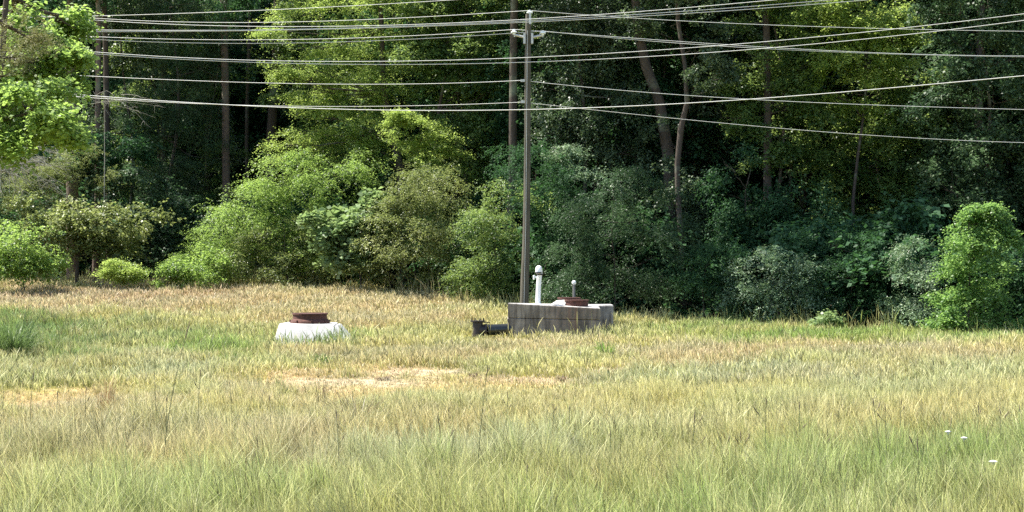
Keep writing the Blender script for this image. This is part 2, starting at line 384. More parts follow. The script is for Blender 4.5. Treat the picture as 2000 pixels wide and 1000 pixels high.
CONC = concrete('weathered_concrete', (.125, .108, .092), (.30, .265, .225), rust=(2.2, 1.2))
CONC2 = concrete('pale_concrete', (.34, .33, .31), (.60, .58, .55))
CONC3 = concrete('grey_concrete', (.14, .13, .12), (.30, .28, .255))
def simple(name, col, rough=.5, metal=0, var=.25, sc=12, col2=None):
    m, nt, b = mat(name); v = coords(nt); n = noise(nt, sc, 6, .7, v)
    r = ramp(nt, [(.3, tuple(c * (1 - var) for c in col)), (.7, col2 or tuple(min(1, c * (1 + var)) for c in col))])
    nt.links.new(n.outputs[0], r.inputs[0]); nt.links.new(r.outputs[0], b.inputs["Base Color"])
    b.inputs["Roughness"].default_value = rough; b.inputs["Metallic"].default_value = metal
    bump(nt, b, n.outputs[0], .25, .005); return m
RUST = simple('rusty_cast_iron', (.05, .022, .018), .9, 0, .5, 14, (.12, .042, .028))
IRON = simple('dark_iron', (.012, .010, .010), .6, 0, .5, 20, (.035, .022, .018))
PIPEM = simple('black_pipe_coating', (.014, .017, .018), .36, 0, .3, 9)
PVC = simple('white_plastic', (.80, .80, .80), .4, 0, .05, 4)
GALV = simple('galvanised_steel', (.42, .43, .42), .5, .5, .2, 20)
DULL = simple('dull_grey_pipe', (.13, .13, .12), .7, 0, .2, 20)
PORC = simple('grey_porcelain', (.62, .66, .66), .25, 0, .08, 10)
ALU = simple('bare_aluminium_wire', (.60, .60, .58), .5, 0, .08, 3)
CABLE = simple('weathered_cable_sheath', (.62, .61, .58), .5, 0, .1, 3)
m_, nt_, b_ = mat('pole_wood')
v_ = coords(nt_, (14, 14, .6)); n_ = noise(nt_, 2, 8, .75, v_)
r_ = ramp(nt_, [(.28, (.022, .02, .014)), (.5, (.07, .063, .045)), (.75, (.15, .135, .10))]); nt_.links.new(n_.outputs[0], r_.inputs[0])
nt_.links.new(r_.outputs[0], b_.inputs["Base Color"]); b_.inputs["Roughness"].default_value = .9; bump(nt_, b_, n_.outputs[0], .7, .02)
WOOD = m_

# concrete vault (front): two courses, sagging top
VY = 60.0
vx0, vx1 = W(991, 0, VY)[0], W(1173, 0, VY)[0]
v0z = G(1.5, 60) - .25
vault = thing('concrete_vault', 'long grey concrete vault with stained sides carrying the white vent pipe', 'concrete tank', (0, VY, 0))
dep = 2.4
zl, zr = W(0, 592.5, VY)[2], W(0, 602.5, VY)[2]
jl, jr = W(0, 621, VY)[2], W(0, 625, VY)[2]
mb = MB(); mb.hexa([(vx0, 0, v0z), (vx1 - .03, .05, v0z), (vx1 - .03, dep, v0z), (vx0, dep, v0z)],
                   [(vx0, 0, jl - .012), (vx1 - .03, .05, jr - .012), (vx1 - .03, dep, jr + .02), (vx0, dep, jl - .012)])
mb.build('lower_course', CONC, vault, .02)
mb = MB(); mb.hexa([(vx0 + .02, .012, jl), (vx1, .04, jr), (vx1, dep, jr + .03), (vx0 + .02, dep, jl)],
                   [(vx0 + .01, 0, zl), (vx1, .02, zr), (vx1, dep, zr + .04), (vx0 + .01, dep, zl - .07)])
mb.build('upper_course', CONC, vault, .025)
mb = MB(); mb.hexa([(vx0 + .03, .02, zl - .02), (vx1 - .02, .04, zr - .02), (vx1 - .02, dep - .02, zr), (vx0 + .03, dep - .02, zl - .1)],
                   [(vx0 + .03, .02, zl + .012), (vx1 - .02, .04, zr + .012), (vx1 - .02, dep - .02, zr + .07), (vx0 + .03, dep - .02, zl - .05)])
mb.build('top_slab', CONC2, vault, .012)  # paler concrete than the sides, brightness of the sunlit top painted in
def top_z(x, dy):       # height of the slab at x, depth dy
    t = (x - vx0) / (vx1 - vx0); s = dy / dep
    return (zl * (1 - t) + zr * t + .012) * (1 - s) + ((zl - .05) * (1 - t) + (zr + .07) * t) * s
# second vault behind, right
v2 = thing('concrete_vault', 'smaller grey concrete vault partly hidden behind the right end of the long one', 'concrete tank', (0, 63.2, 0))
a0, a1 = W(1118, 0, 63.2)[0], W(1199, 0, 63.2)[0]; z2 = W(0, 599, 63.2)[2]
MB().hexa([(a0, 0, v0z - .1), (a1 - .04, .1, v0z - .1), (a1 - .04, 2, v0z - .1), (a0, 2, v0z - .1)],
          [(a0, 0, z2), (a1, .1, z2 + .03), (a1, 2, z2 + .02), (a0, 2, z2)]).build('body', CONC3, v2, .02)
MB().hexa([(a0 + .02, .02, z2 - .01), (a1 - .02, .12, z2 + .02), (a1 - .02, 1.97, z2 + .01), (a0 + .02, 1.97, z2 - .01)],
          [(a0 + .02, .02, z2 + .03), (a1 - .02, .12, z2 + .06), (a1 - .02, 1.97, z2 + .05), (a0 + .02, 1.97, z2 + .03)]).build('top_slab', CONC2, v2, .01)  # sunlit top again put into a paler concrete colour

def manhole(label, x, y, z, r, h, flange=.0, rz=0):
    t = thing('manhole_frame', label, 'manhole frame', (x, y, z), 'rusty iron manhole frames', rz)
    MB().lathe([(r + flange, 0), (r + flange, .04), (r + flange * .75, .09 if flange else .05), (r + .004, .15 if flange else .06), (r, h - .05), (r + .03, h - .045), (r + .03, h), (r - .05, h), (r - .05, h - .03)], n=36).build('frame', RUST, t)
    MB().lathe([(0.001, h - .045), (r - .07, h - .045), (r - .065, h - .012), (r * .5, h - .006), (0.001, h - .004)], n=36).build('cover', RUST, t)
    if flange:
        for k in range(8):
            a = k * math.pi / 4 + .2
            MB().box(-.02, .02, -.09, .01, .03, .11).build('rib', RUST, t).matrix_local = __import__('mathutils').Matrix.Translation((math.cos(a) * (r + .03), math.sin(a) * (r + .03), 0)) @ __import__('mathutils').Matrix.Rotation(a + math.pi / 2, 4, 'Z')
    return t
x1 = W(1126, 0, 60.9)[0]
manhole('rusty round manhole frame at the front right edge of the long vault top', x1, 60.72, top_z(x1, .72) - .02, .42, .25)
x2 = W(1111, 0, 61.9)[0]
manhole('rusty round manhole frame standing behind the other on the long vault top', x2, 61.78, top_z(x2, 1.78) - .02, .40, .29)
# thin vent rod with ball cap
x3 = W(1121, 0, 62.32)[0]; z3 = top_z(x3, 2.3)
t = thing('vent_rod', 'thin grey standpipe with a small pale ball cap behind the rusty frames', 'standpipe', (x3, 62.3, z3 - .02))
hh = W(0, 551, 62.3)[2] - z3
MB().lathe([(.001, 0), (.075, 0), (.075, .05), (.05, .07), (.05, hh - .05), (.001, hh - .05)], n=14).build('pipe', DULL, t)
MB().lathe([(.085 * math.sin(a), hh - .085 * math.cos(a)) for a in np.linspace(.01, 3.13, 12)], n=16).build('ball_cap', PORC, t)
# broken pale sheet on the vault
x4 = W(1093, 0, 60.7)[0]; z4 = top_z(x4, .6)
t = MB(); t.hexa([(-.38, -.1, 0), (.2, -.15, 0), (.23, .3, .005), (-.12, .34, .005)], [(-.36, -.1, .03), (.2, -.15, .05), (.23, .3, .20), (-.1, .34, .18)])
o = t.build('concrete_chunk', CONC2, None, .008); o.location = (x4, 60.6, z4)
tag(o, 'broken pale wedge of concrete lying left of the rusty frames on the vault', 'rubble')
# white PVC vent
x5 = W(1050.5, 0, 60.6)[0]; z5 = top_z(x5, .55) - .01
t = thing('vent_pipe', 'tall white plastic vent pipe with hooked top standing on the long vault', 'vent pipe', (x5, 60.55, z5))
k5 = 60.55 / F; H5 = (594 - 533) * k5
MB().tube([(0, 0, 0), (.02, 0, H5 * .5), (.06, 0, H5)], [.092, .09, .088], 18).build('pipe', PVC, t)
MB().lathe([(.17, 0), (.17, .02), (.12, .03), (.12, .06)], n=18).build('flange', PVC, t)
hook = [(.06, 0, H5 - .02)] + [(.06 - .05 * (1 - math.cos(a)) * .5, -.085 * (1 - math.cos(a)), H5 + .1 + .09 * math.sin(a)) for a in np.linspace(0, math.pi, 9)] + [(.01, -.17, H5 + .04)]
MB().tube(hook, .105, 18).build('elbow', PVC, t)
MB().lathe([(.1, 0), (.118, .01), (.118, .05), (.1, .06)], (.06, 0, H5 - .06), n=18).build('clamp', IRON, t)
MB().lathe([(.112, 0), (.128, .0), (.128, .045), (.112, .045)], (.01, -.17, H5 + .01), n=18).build('clamp', IRON, t)
MB().box(-.17, -.05, -.3, -.18, H5 - .17, H5 - .09).tube([(-.15, -.24, H5 - .22), (-.15, -.24, H5 - .06)], .03, 8).build('bracket', PVC, t)

# black flanged pipe
t = thing('flanged_pipe', 'black pipe stub with bolted flange running out of the vault side', 'pipe', W(933, 655, 59.8)[:2] + (0,))
kx = 59.8 / F
def lx(px): return (px - 933) * kx
def lz(py): return CZ - (py - 500) * kx
MB().tube([(0, 0, lz(664)), (0, 0, lz(640)), (0, 0, lz(627))], [.21, .19, .19], 18).build('riser', IRON, t)
MB().lathe([(.001, 0), (.27, 0), (.27, .035), (.001, .035)], (0, 0, lz(628)), 20).build('flange', IRON, t)
for k in range(8):
    a = k * math.pi / 4 + .3
    MB().tube([(.225 * math.cos(a), .225 * math.sin(a), lz(629.5)), (.225 * math.cos(a), .225 * math.sin(a), lz(621.5))], .018, 6).build('bolt', IRON, t)
MB().tube([(.05, 0, lz(645)), (lx(945), 0, lz(645)), (lx(949), 0, lz(645))], [.2, .2, .2], 18).build('tee', IRON, t)
MB().tube([(lx(948), 0, lz(645)), (lx(951), 0, lz(645))], .25, 18).build('flange', IRON, t)
for k in range(6):
    a = k * math.pi / 3 + .2
    MB().tube([(lx(944), .21 * math.cos(a), lz(645) + .21 * math.sin(a)), (lx(955), .21 * math.cos(a), lz(645) + .21 * math.sin(a))], .017, 6).build('bolt', IRON, t)
MB().tube([(lx(951), 0, lz(644.5)), (lx(995), .35, lz(643.5))], .195, 20).build('pipe', PIPEM, t)
MB().box(lx(944), lx(957), -.03, .03, lz(630.5), lz(628.8)).build('lug', IRON, t)
MB().tube([(lx(926), -.05, lz(655)), (lx(919), -.1, lz(668))], .05, 8).tube([(lx(938), -.05, lz(650)), (lx(932), -.1, lz(668))], .04, 8).build('strut', IRON, t)

# white chamber in the grass, left
SY = 56.5
t = thing('concrete_chamber', 'low whitewashed concrete chamber with a sloping right end in the grass', 'concrete chamber', (0, SY, 0))
def S(px, py, y=SY): w = W(px, py, y); return (w[0], y - SY, w[2])
g0 = G(-8, SY) - .2
zt = S(0, 631.5)[2]
mbx = MB(); xa, xb, xc = S(546, 0)[0], S(654, 0)[0], S(692, 0)[0]
gb = S(0, 662)[2]
mbx.hexa([(S(534, 0)[0], -.7, g0), (S(650, 0)[0], -.7, g0), (xb + .25, 1.3, g0), (xa - .15, 1.3, g0)],
         [(xa, -.1, zt), (S(655, 0)[0], -.1, zt - .03), (S(652, 0)[0], 1.3, zt - .02), (xa + .12, 1.3, zt)])
WHC = concrete('whitewashed_concrete', (.42, .41, .39), (.58, .565, .54), rust=(S(601, 0)[0], .8), streak=.35)
mbx.build('body', WHC, t, .03)
MB().hexa([(S(651, 0)[0], -.72, g0), (S(703, 0)[0], -.65, g0), (S(702, 0)[0], 1.2, g0), (xb + .2, 1.25, g0)],
          [(S(656, 0)[0], -.13, zt - .045), (S(660, 0)[0], -.1, zt - .08), (S(660, 0)[0], 1.2, zt - .07), (S(654, 0)[0], 1.25, zt - .04)]).build('sloping_end', WHC, t, .03)
mh = manhole('rusty flanged manhole frame sitting on the low white chamber', S(601, 0)[0], SY + .62, zt - .012, .585, .34, .10)

# utility pole
PY = 66.0
pb = W(1023.5, 590, PY); pz = G(pb[0], PY)
pole = thing('utility_pole', 'tall weathered wooden utility pole with small grey crossarm brackets', 'utility pole', (pb[0], PY, pz))
def Q(px, py, y=PY): w = W(px, py, y); return (w[0] - pb[0], y - PY, w[2] - pz)
MB().tube([(0, 0, -.5), (0, 0, .3)] + [Q(px, py) for px, py in ((1025, 550), (1027.5, 480), (1029, 400), (1030, 300), (1030.4, 200), (1031, 110), (1032, 28))],
          [.185, .18, .17, .15, .136, .128, .122, .117, .11], 16).build('pole_shaft', WOOD, pole)
def insulator(px, py, s=1.0):
    c = Q(px, py + 6)
    return MB().lathe([(.001, -.14 * s), (.07 * s, -.14 * s), (.075 * s, -.06 * s), (.15 * s, -.05 * s), (.155 * s, 0), (.10 * s, .03 * s), (.07 * s, .05 * s), (.075 * s, .1 * s), (.001, .12 * s)], c, 16).build('insulator', PORC, pole)
insulator(1034.5, 18, .82); insulator(1004, 56, .82); insulator(1060, 58, .82)
MB().box(*[Q(1033, 0)[0], Q(1037, 0)[0]], -.2, -.14, Q(0, 48)[2], Q(0, 27)[2]).build('top_bracket', GALV, pole)
a = Q(1005, 67); b = Q(1025, 76)
arm = MB(); arm.tube([(a[0], 0, a[2] - .1), (a[0], 0, a[2] + .02)], .03, 8); arm.tube([(a[0], 0, a[2] - .02), (b[0], 0, b[2] + .06)], .05, 8); arm.box(b[0] - .06, b[0] + .03, -.12, .12, b[2] - .2, b[2] + .22)
arm.build('bracket_arm', GALV, pole)
a = Q(1060, 68); b = Q(1038.5, 76)
arm = MB(); arm.tube([(a[0], 0, a[2] - .1), (a[0], 0, a[2] + .04)], .03, 8); arm.tube([(a[0], 0, a[2] - .02), (b[0], 0, b[2] + .06)], .05, 8); arm.box(b[0] - .03, b[0] + .06, -.12, .12, b[2] - .2, b[2] + .22)
arm.build('bracket_arm', GALV, pole)
for (px, py) in ((1019.5, 157.5), (1020, 199)):
    c = Q(px, py); MB().box(c[0] - .06, c[0] + .12, -.06, .06, c[2] - .05, c[2] + .05).build('cable_clamp', GALV, pole)
MB().tube([Q(1030, 60)[:1] + (-.125,) + Q(0, 60)[2:], Q(1028.5, 250)[:1] + (-.15,) + Q(0, 250)[2:], Q(1027, 430)[:1] + (-.175,) + Q(0, 430)[2:], (-.02, -.2, .1)], .01, 6).build('ground_wire', GALV, pole)

# wires
def wire(name, label, pts, yf, r, m, deg=3, grp=None, split=None):
    pts = np.array(pts, float); segs = [pts] if split is None else [pts[pts[:, 0] <= split], pts[pts[:, 0] >= split]]
    out = []
    for sg in segs:
        d = min(deg, len(sg) - 1); c = np.polyfit((sg[:, 0] - 1000) / 1000, sg[:, 1], d)
        a, b = sg[0, 0], sg[-1, 0]
        xx = np.linspace(a, b, 70)
        yy = np.polyval(c, (xx - 1000) / 1000)
        if split is not None:    # both spans meet exactly at the pole
            at = split; err = sg[np.argmin(abs(sg[:, 0] - at)), 1] - np.polyval(c, (at - 1000) / 1000)
            yy = yy + err * np.exp(-abs(xx - at) / 120)
        sl1, sl2 = (yy[1] - yy[0]) / (xx[1] - xx[0]), (yy[-1] - yy[-2]) / (xx[-1] - xx[-2])
        pre = [] if (split is not None and a == split) else [(a - q, yy[0] - sl1 * q) for q in (500, 350, 200, 80)]
        post = [] if (split is not None and b == split) else [(b + q, yy[-1] + sl2 * q) for q in (80, 200, 350)]
        out += pre + list(zip(xx, yy)) + post
    P3 = [W(px, py, yf(px)) for px, py in out]
    dd = [P3[0]]
    for p in P3[1:]:
        if (Vector(p) - Vector(dd[-1])).length > .02: dd.append(p)
    o = MB().tube(dd, r, 6).build(name, m)
    tag(o, label, 'wire', grp); return o
fa = lambda px: 66 + abs(px - 1034) * .004
fb = lambda px: 64 - (px - 1000) * .002
g1, g2 = 'wires carried by the wooden pole', 'nearer wires crossing in front of the pole'
wire('power_line', 'thin wire over the insulator on the very top of the pole', [(137, 32), (235, 38.5), (290, 41), (370, 43.5), (420, 44), (570, 42.5), (720, 38), (870, 31), (1034, 20.5), (1160, 30), (1340, 42), (1500, 48), (1670, 54), (1835, 59), (2000, 61)], fa, 0.0105, ALU, 3, g1, 1034)
wire('power_line', 'thin wire resting on the left bracket insulator of the pole', [(130, 69), (210, 72.5), (285, 75), (345, 77), (420, 78), (570, 77), (720, 73), (870, 67), (1004, 57.5), (1040, 59.5), (1200, 70), (1340, 83), (1500, 93), (1670, 101), (1835, 106.5), (2000, 109.5)], fa, 0.0105, ALU, 3, g1, 1004)
wire('power_line', 'thin wire resting on the right bracket insulator of the pole', [(130, 74), (210, 78), (285, 81), (420, 85), (570, 84), (720, 80), (870, 73), (1020, 62.5), (1060, 60.5), (1200, 73), (1340, 86), (1500, 96), (1670, 102.5), (1835, 108), (2000, 111)], fa, 0.0105, ALU, 3, g1, 1060)
wire('power_line', 'upper plain wire clamped to the pole below the brackets', [(140, 147), (300, 154), (500, 162), (620, 164), (770, 164.5), (900, 161.5), (1020, 157), (1200, 175), (1340, 187), (1500, 195), (1750, 207), (2000, 214)], fa, 0.0112, ALU, 3, g1, 1020)
wire('telephone_cable', 'lowest thin cable clamped to the pole, falling away to the right', [(140, 188), (300, 198), (440, 205), (620, 208), (800, 206.5), (1020, 199.5), (1100, 207), (1180, 217), (1340, 232), (1500, 251), (1750, 266), (2000, 279)], fa, 0.0099, CABLE, 3, g1, 1020)
wire('power_line', 'steepest nearer wire, leaving the picture top above the middle', [(137, 32), (210, 31), (300, 28), (420, 24), (500, 20), (720, 10), (880, 0)], fb, 0.0110, ALU, 2, g2)
wire('power_line', 'top wire of the close bundle of three crossing the pole top', [(135, 36.5), (205, 40.5), (285, 44.5), (420, 49.5), (570, 52.3), (720, 52), (870, 45.5), (1020, 37), (1190, 27), (1340, 15.5), (1510, 0)], fb, 0.0119, ALU, 3, g2)
wire('power_line', 'middle wire of the close bundle of three crossing the pole top', [(135, 58), (285, 59), (420, 59.5), (570, 56.5), (720, 53.8), (870, 48.5), (1020, 41), (1190, 31.5), (1340, 22), (1440, 14), (1600, 2)], fb, 0.0119, ALU, 3, g2)
wire('power_line', 'bottom wire of the close bundle of three crossing the pole top', [(120, 62), (285, 61.8), (420, 60.4), (570, 57.4), (720, 54.8), (870, 50.5), (1020, 44.8), (1190, 35), (1340, 26.5), (1440, 18), (1670, 2.5)], fb, 0.0127, ALU, 3, g2)
wire('power_line', 'upper of the paired wires crossing the pole under its brackets', [(137, 98), (205, 102), (285, 109), (420, 115.5), (560, 119), (700, 120.5), (870, 117.5), (1034, 112), (1340, 94), (1500, 81), (1670, 65), (1835, 46.5), (2000, 27)], fb, 0.0119, ALU, 4, g2)
wire('power_line', 'lower of the paired wires crossing the pole under its brackets', [(135, 101), (285, 112), (420, 119), (620, 125), (720, 126), (870, 125), (1034, 121), (1340, 106), (1500, 94.5), (1670, 78), (1835, 60), (2000, 40)], fb, 0.0119, ALU, 4, g2)
wire('telephone_cable', 'single thick pale cable sagging lowest in front of the pole', [(140, 184), (220, 190), (420, 203), (620, 212.5), (870, 216), (1034, 214.5), (1120, 211), (1340, 201), (1500, 192), (1670, 178), (1835, 163), (2000, 148)], fb, 0.0161, CABLE, 4, g2)

# ================================================================== TREES
def tall_proto(lm, h, cr, style, hole):
    lob = []; n = 9
    for i in range(n):
        a = random.uniform(0, 6.28); q = i / (n - 1)
        z = h * (hole + (1 - hole) * (.08 + .84 * q)); rr = cr * (1 - .45 * q)
        lob.append((math.cos(a) * rr * .55, math.sin(a) * rr * .55, z, rr * .75, rr * .75, h * (1 - hole) * .17))
    V, T = foliage(lob, style, .62, back=.9, fill=.35)
    root = bpy.data.objects.new('forest_tree', None); C.objects.link(root)
    mb = MB(); n = 10
    pts = [(random.gauss(0, .12) * i / n, random.gauss(0, .12), -.3 + h * .95 * i / n) for i in range(n + 1)]
    mb.tube(pts, [.30 * (1 - .85 * i / n) for i in range(n + 1)], 9)
    for l in lob: limb(mb, (0, 0, l[2] - l[5] * .8), l[:3], .09, .03)
    mb.build('trunk', BARK, root); link('crown', leaf_mesh('crown', V, T), L[lm], root)
    return root
protos = [tall_proto('dark', 27, 4.2, 'coarse', .22), tall_proto('mid', 29, 3.8, 'coarse', .30), tall_proto('blue', 26, 4.4, 'coarse', .16),
          tall_proto('dark', 25, 4.0, 'coarse', .08)]
spots = []
for row, (off, step) in enumerate(((19, 6.0), (25, 6.6), (32, 7.5), (40, 9))):
    x = -44 - row * 3
    while x < 44 + row * 4:
        if not (row == 0 and -19 < x < -12): spots.append((x + random.uniform(-1.3, 1.3), off + random.uniform(-1.5, 1.5)))
        x += step
rd = {0: ('tall dark forest tree standing deep in the woods behind the front trees')}
for i, (x, off) in enumerate(spots):
    y = float(edge_y(x)) + off; p = protos[i % 4]
    if i < 4: o = p; o.location = (x, y, G(x, y)); o.rotation_euler = (0, 0, random.uniform(0, 6))
    else: o = copy_tree(p, (x, y, G(x, y)), random.uniform(0, 6.28), random.uniform(.85, 1.12))
    tag(o, 'tall dark forest tree standing deep in the woods behind the front trees', 'tree', 'background forest trees')
# far wood: one mass
lob = [(x, y + random.uniform(-2, 2), z, 7, 3.5, 4.6) for y in (131, 139) for x in range(-70, 74, 8) for z in (1, 7, 13, 19, 25, 31)]
V, T = foliage(lob, 'coarse', .5, back=.3, fill=.5, leafk=2.1)
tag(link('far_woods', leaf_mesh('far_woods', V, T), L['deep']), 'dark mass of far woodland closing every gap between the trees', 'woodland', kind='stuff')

# pines and trunks seen between the crowns
def pine(label, Y, pts, bm, crown_r=2.4, lm='dark', name='tall_tree', cat='tree', grp='bare lower trunks in the wood', extra=()):
    k = Y / F; px, py, _ = pts[-1]; top = W(px, py, Y)[2]
    return tree(name, label, cat, Y, pts[0][0], [(px - 30, 500 - (17.5 - CZ) / k, crown_r / k, 2.2 / k), (px + 40, 500 - (20.5 - CZ) / k, crown_r / k, 2.5 / k)] + list(extra),
                'broad', lm, .35, bm=bm, trunkpts=pts, limbs=False, r=.15, depth=1, group=grp)
def up(px, base, w0, w1, lean=0, top=-160):
    ph = random.uniform(0, 6); out = []
    for i in range(9):
        t = i / 8; wv = math.sin(ph + t * 5) * 3.2 + math.sin(ph * 2 + t * 11) * 1.3
        out.append((px + lean * t + wv - math.sin(ph) * 3.2, base + (top - base) * t, w0 + (w1 - w0) * t))
    return out
pine('stout pinkish brown trunk just right of the left maple foliage', 92, up(143, 560, 25, 20, 4), BARKP)
pine('slim pale grey trunk beside the pinkish trunk on the left', 91, up(184, 560, 12, 9, 12), BARK)
pine('dark slender trunk right of the pale grey trunk on the left', 93, up(212, 560, 13, 9, -8), BARKD)
pine('straight brown pine trunk in the dark gap left of the lit tree', 93, up(443, 560, 16, 13, 0), BARK)
pine('leaning dark trunk at the left edge of the lit tree', 97, up(520, 560, 22, 14, 24), BARKD)
pine('thin dark trunk behind the dim conifer on the left', 98, up(322, 560, 12, 9, 4), BARKD)
pine('thin upright trunk deep in the gap left of the lit tree', 104, up(487, 560, 8, 6, -2), BARKD)
pine('dark patchy trunk just left of the wooden pole', 84, up(990, 600, 19, 14, 14), BARKD, extra=[(880, -150, 110, 60, -8), (980, -170, 110, 60, -8.5), (1060, -160, 90, 60, -8), (930, -260, 140, 60, -7)])  # extra lobes: unseen overhang added to shade the bushes right of the pole
pine('grey trunk leaning to the left above the dark bushes right of the pole', 82, [(1325, 640, 26), (1305, 300, 24), (1288, 200, 21), (1262, 130, 20), (1246, 60, 18), (1236, -60, 14)], BARKD, lm='vine')
pine('slender forked pinkish trunk standing alone right of the leaning grey one', 79, [(1336, 640, 14), (1331, 470, 12), (1324, 380, 11), (1323, 320, 11), (1330, 250, 12), (1342, 200, 10), (1338, 130, 8), (1324, 40, 8), (1318, -80, 7)], BARKD, lm='vine')
pine('short dark trunk glimpsed among the right hand bushes', 80, up(1498, 640, 18, 12, 6), BARKD, crown_r=.9)
pine('dark trunk deep in shade behind the far right trees', 82, up(1900, 660, 18, 12, 30), BARKD, crown_r=1.2)

# --- left side
tree('maple_tree', 'near sunlit maple with pointed leaves filling the upper left corner', 'tree', 16, -90,
     [(0, 20, 70, 34, .5), (95, 28, 36, 26, .5), (60, 75, 40, 24, .4), (105, 100, 30, 20, .2), (30, 130, 46, 26, .3), (90, 150, 40, 20, .1), (30, 190, 60, 26, -.7), (118, 190, 44, 20, -.9), (60, 236, 66, 24, -1.1), (160, 228, 40, 18, -1.3), (196, 246, 26, 11, -1.4), (120, 268, 50, 16, -1.3), (40, 275, 60, 18, -1.2), (-60, 60, 40, 30, .4), (-50, 190, 50, 30), (180, 282, 28, 10, -1.3), (100, 300, 40, 10, -1.2)],
     'broad', 'bright', 1.3, r=.12, top=5.6, leafk=1.15, depth=.7, sc=.30, fill=.12)
tree('cedar_tree', 'brownish olive cedar tips hanging in front of the near maple', 'tree', 15, -60,
     [(30, 60, 50, 26), (15, 100, 60, 30), (60, 75, 36, 16, -.1), (20, 150, 34, 22), (-40, 110, 40, 40)], 'fine', 'cedar', .42, r=.07, top=5.2, sc=.31)
def twigs(label, Y, base, box, n, seed=3):
    random.seed(seed); x, _, _ = W(base, 0, Y); z = G(x, Y)
    root = thing('dead_shrub', label, 'shrub', (x, Y, z)); mb = MB()
    x0, x1, y0, y1 = box
    mb.tube([(0, 0, -.1), (.05, 0, .8), (.12, 0, (W(0, y1, Y)[2] - z) * .8), (.1, 0, W(0, y0 + 40, Y)[2] - z)], [.035, .03, .022, .012], 7)
    for i in range(n):
        a = W(random.uniform(x0, x0 + (x1 - x0) * .4), random.uniform(y0, y0 + (y1 - y0) * .5), Y)
        b = W(random.uniform(x0 + (x1 - x0) * .3, x1), random.uniform(y0, y1), Y)
        pa = Vector((a[0] - x, random.uniform(-.8, .8), a[2] - z)); pb_ = Vector((b[0] - x, random.uniform(-.8, .8), b[2] - z))
        m = pa.lerp(pb_, .5) + Vector((0, 0, random.uniform(.1, .4)))
        ps = [pa.lerp(m, t).lerp(m.lerp(pb_, t), t) + Vector((random.gauss(0, .02),) * 3) for t in np.linspace(0, 1, 7)]
        mb.tube(ps, list(np.linspace(random.uniform(.010, .022), .004, 7)), 5, cap=False)
        for q in range(4):
            s = ps[random.randint(2, 5)]; e = s + Vector((random.uniform(-.3, .5), random.uniform(-.2, .2), random.uniform(-.5, .15)))
            mb.tube([s, s.lerp(e, .5) + Vector((0, 0, .05)), e], [.007, .005, .003], 4, cap=False)
    mb.build('branches', BARKG, root); return root
twigs('tangle of bare grey twigs drooping at the left edge under the maple', 57, -60, (-60, 150, 280, 400), 60)
twigs('small leafless branches curling beside the pale trunks on the left', 86, 200, (170, 330, 175, 250), 9, 11)
tree('small_tree', 'small round topped tree on a thin bare stem at the left field edge', 'tree', 84, 150,
     [(150, 405, 70, 30), (190, 420, 75, 28), (225, 445, 55, 30), (170, 460, 85, 32), (110, 440, 40, 40), (140, 480, 60, 18), (235, 475, 40, 16)], 'broad', 'olive', .95, r=.09,
     trunkpts=[(150, 552, 8), (151, 500, 7), (155, 440, 5), (165, 405, 3)])
shrub('bright green bush at the left edge of the field', 80, 45, [(30, 455, 45, 35), (50, 490, 50, 40), (20, 520, 60, 32), (80, 520, 30, 28), (-30, 490, 50, 50)], 'broad', 'bright', leafk=.8)
shrub('olive shrub leaning over the dark gap behind the small round tree', 87, 90, [(60, 380, 60, 50), (100, 350, 60, 40), (150, 340, 60, 35), (30, 350, 40, 40)], 'fine', 'olive', dens=.7)
shrub('low yellow green sprig lit in front of the dark hollow on the left', 81, 237, [(238, 535, 26, 16), (225, 525, 12, 12), (255, 540, 16, 12)], 'tier', 'lime', dens=1.3, r=.02, limbs=False)
shrub('small green sapling right of the yellow sprig at the left edge', 82, 322, [(310, 530, 28, 20), (345, 525, 26, 26), (380, 530, 40, 26), (410, 520, 30, 34)], 'broad', 'bright', leafk=.7, dens=1.2)
tree('conifer_tree', 'dim dark green conifer curtain standing in shade on the left', 'tree', 92, 330,
     [(350, 60, 70, 60), (330, 150, 60, 70), (360, 210, 65, 60), (310, 260, 70, 60), (375, 290, 60, 60), (330, 350, 80, 60), (270, 190, 30, 40), (400, 130, 30, 40), (340, 10, 90, 40)], 'fine', 'blue', .75, r=.18)
tree('forest_tree', 'tall leafy tree with small pale speckled leaves above the left trunks', 'tree', 95, 250,
     [(240, 30, 70, 40), (300, -30, 90, 50), (250, 110, 40, 35), (200, -20, 60, 40), (290, 90, 40, 40), (190, 250, 40, 40, -6), (205, 320, 50, 40, -6), (185, 390, 40, 40, -6)], 'broad', 'vine', .55, r=.15)
tree('forest_tree', 'shaded tree whose light tips hang left of the dark gap', 'tree', 96, 410,
     [(415, 20, 50, 40), (430, 60, 40, 30), (400, 180, 30, 40), (420, 330, 40, 60), (400, 420, 50, 50), (440, 260, 20, 40)], 'tier', 'mid', .7, r=.12)
shrub('dark green undergrowth mound between the round tree and the lit bank', 88, 290, [(250, 360, 60, 50), (300, 420, 60, 60), (350, 450, 60, 60), (290, 490, 60, 45), (230, 520, 40, 25), (350, 520, 40, 30), (400, 470, 40, 50)], 'broad', 'blue', dens=.9)
shrub('shaded thicket under the near maple at the far left', 89, 60, [(20, 330, 80, 60), (10, 420, 60, 60), (110, 300, 80, 40), (180, 330, 60, 60), (230, 300, 50, 50)], 'broad', 'dark', dens=.8)
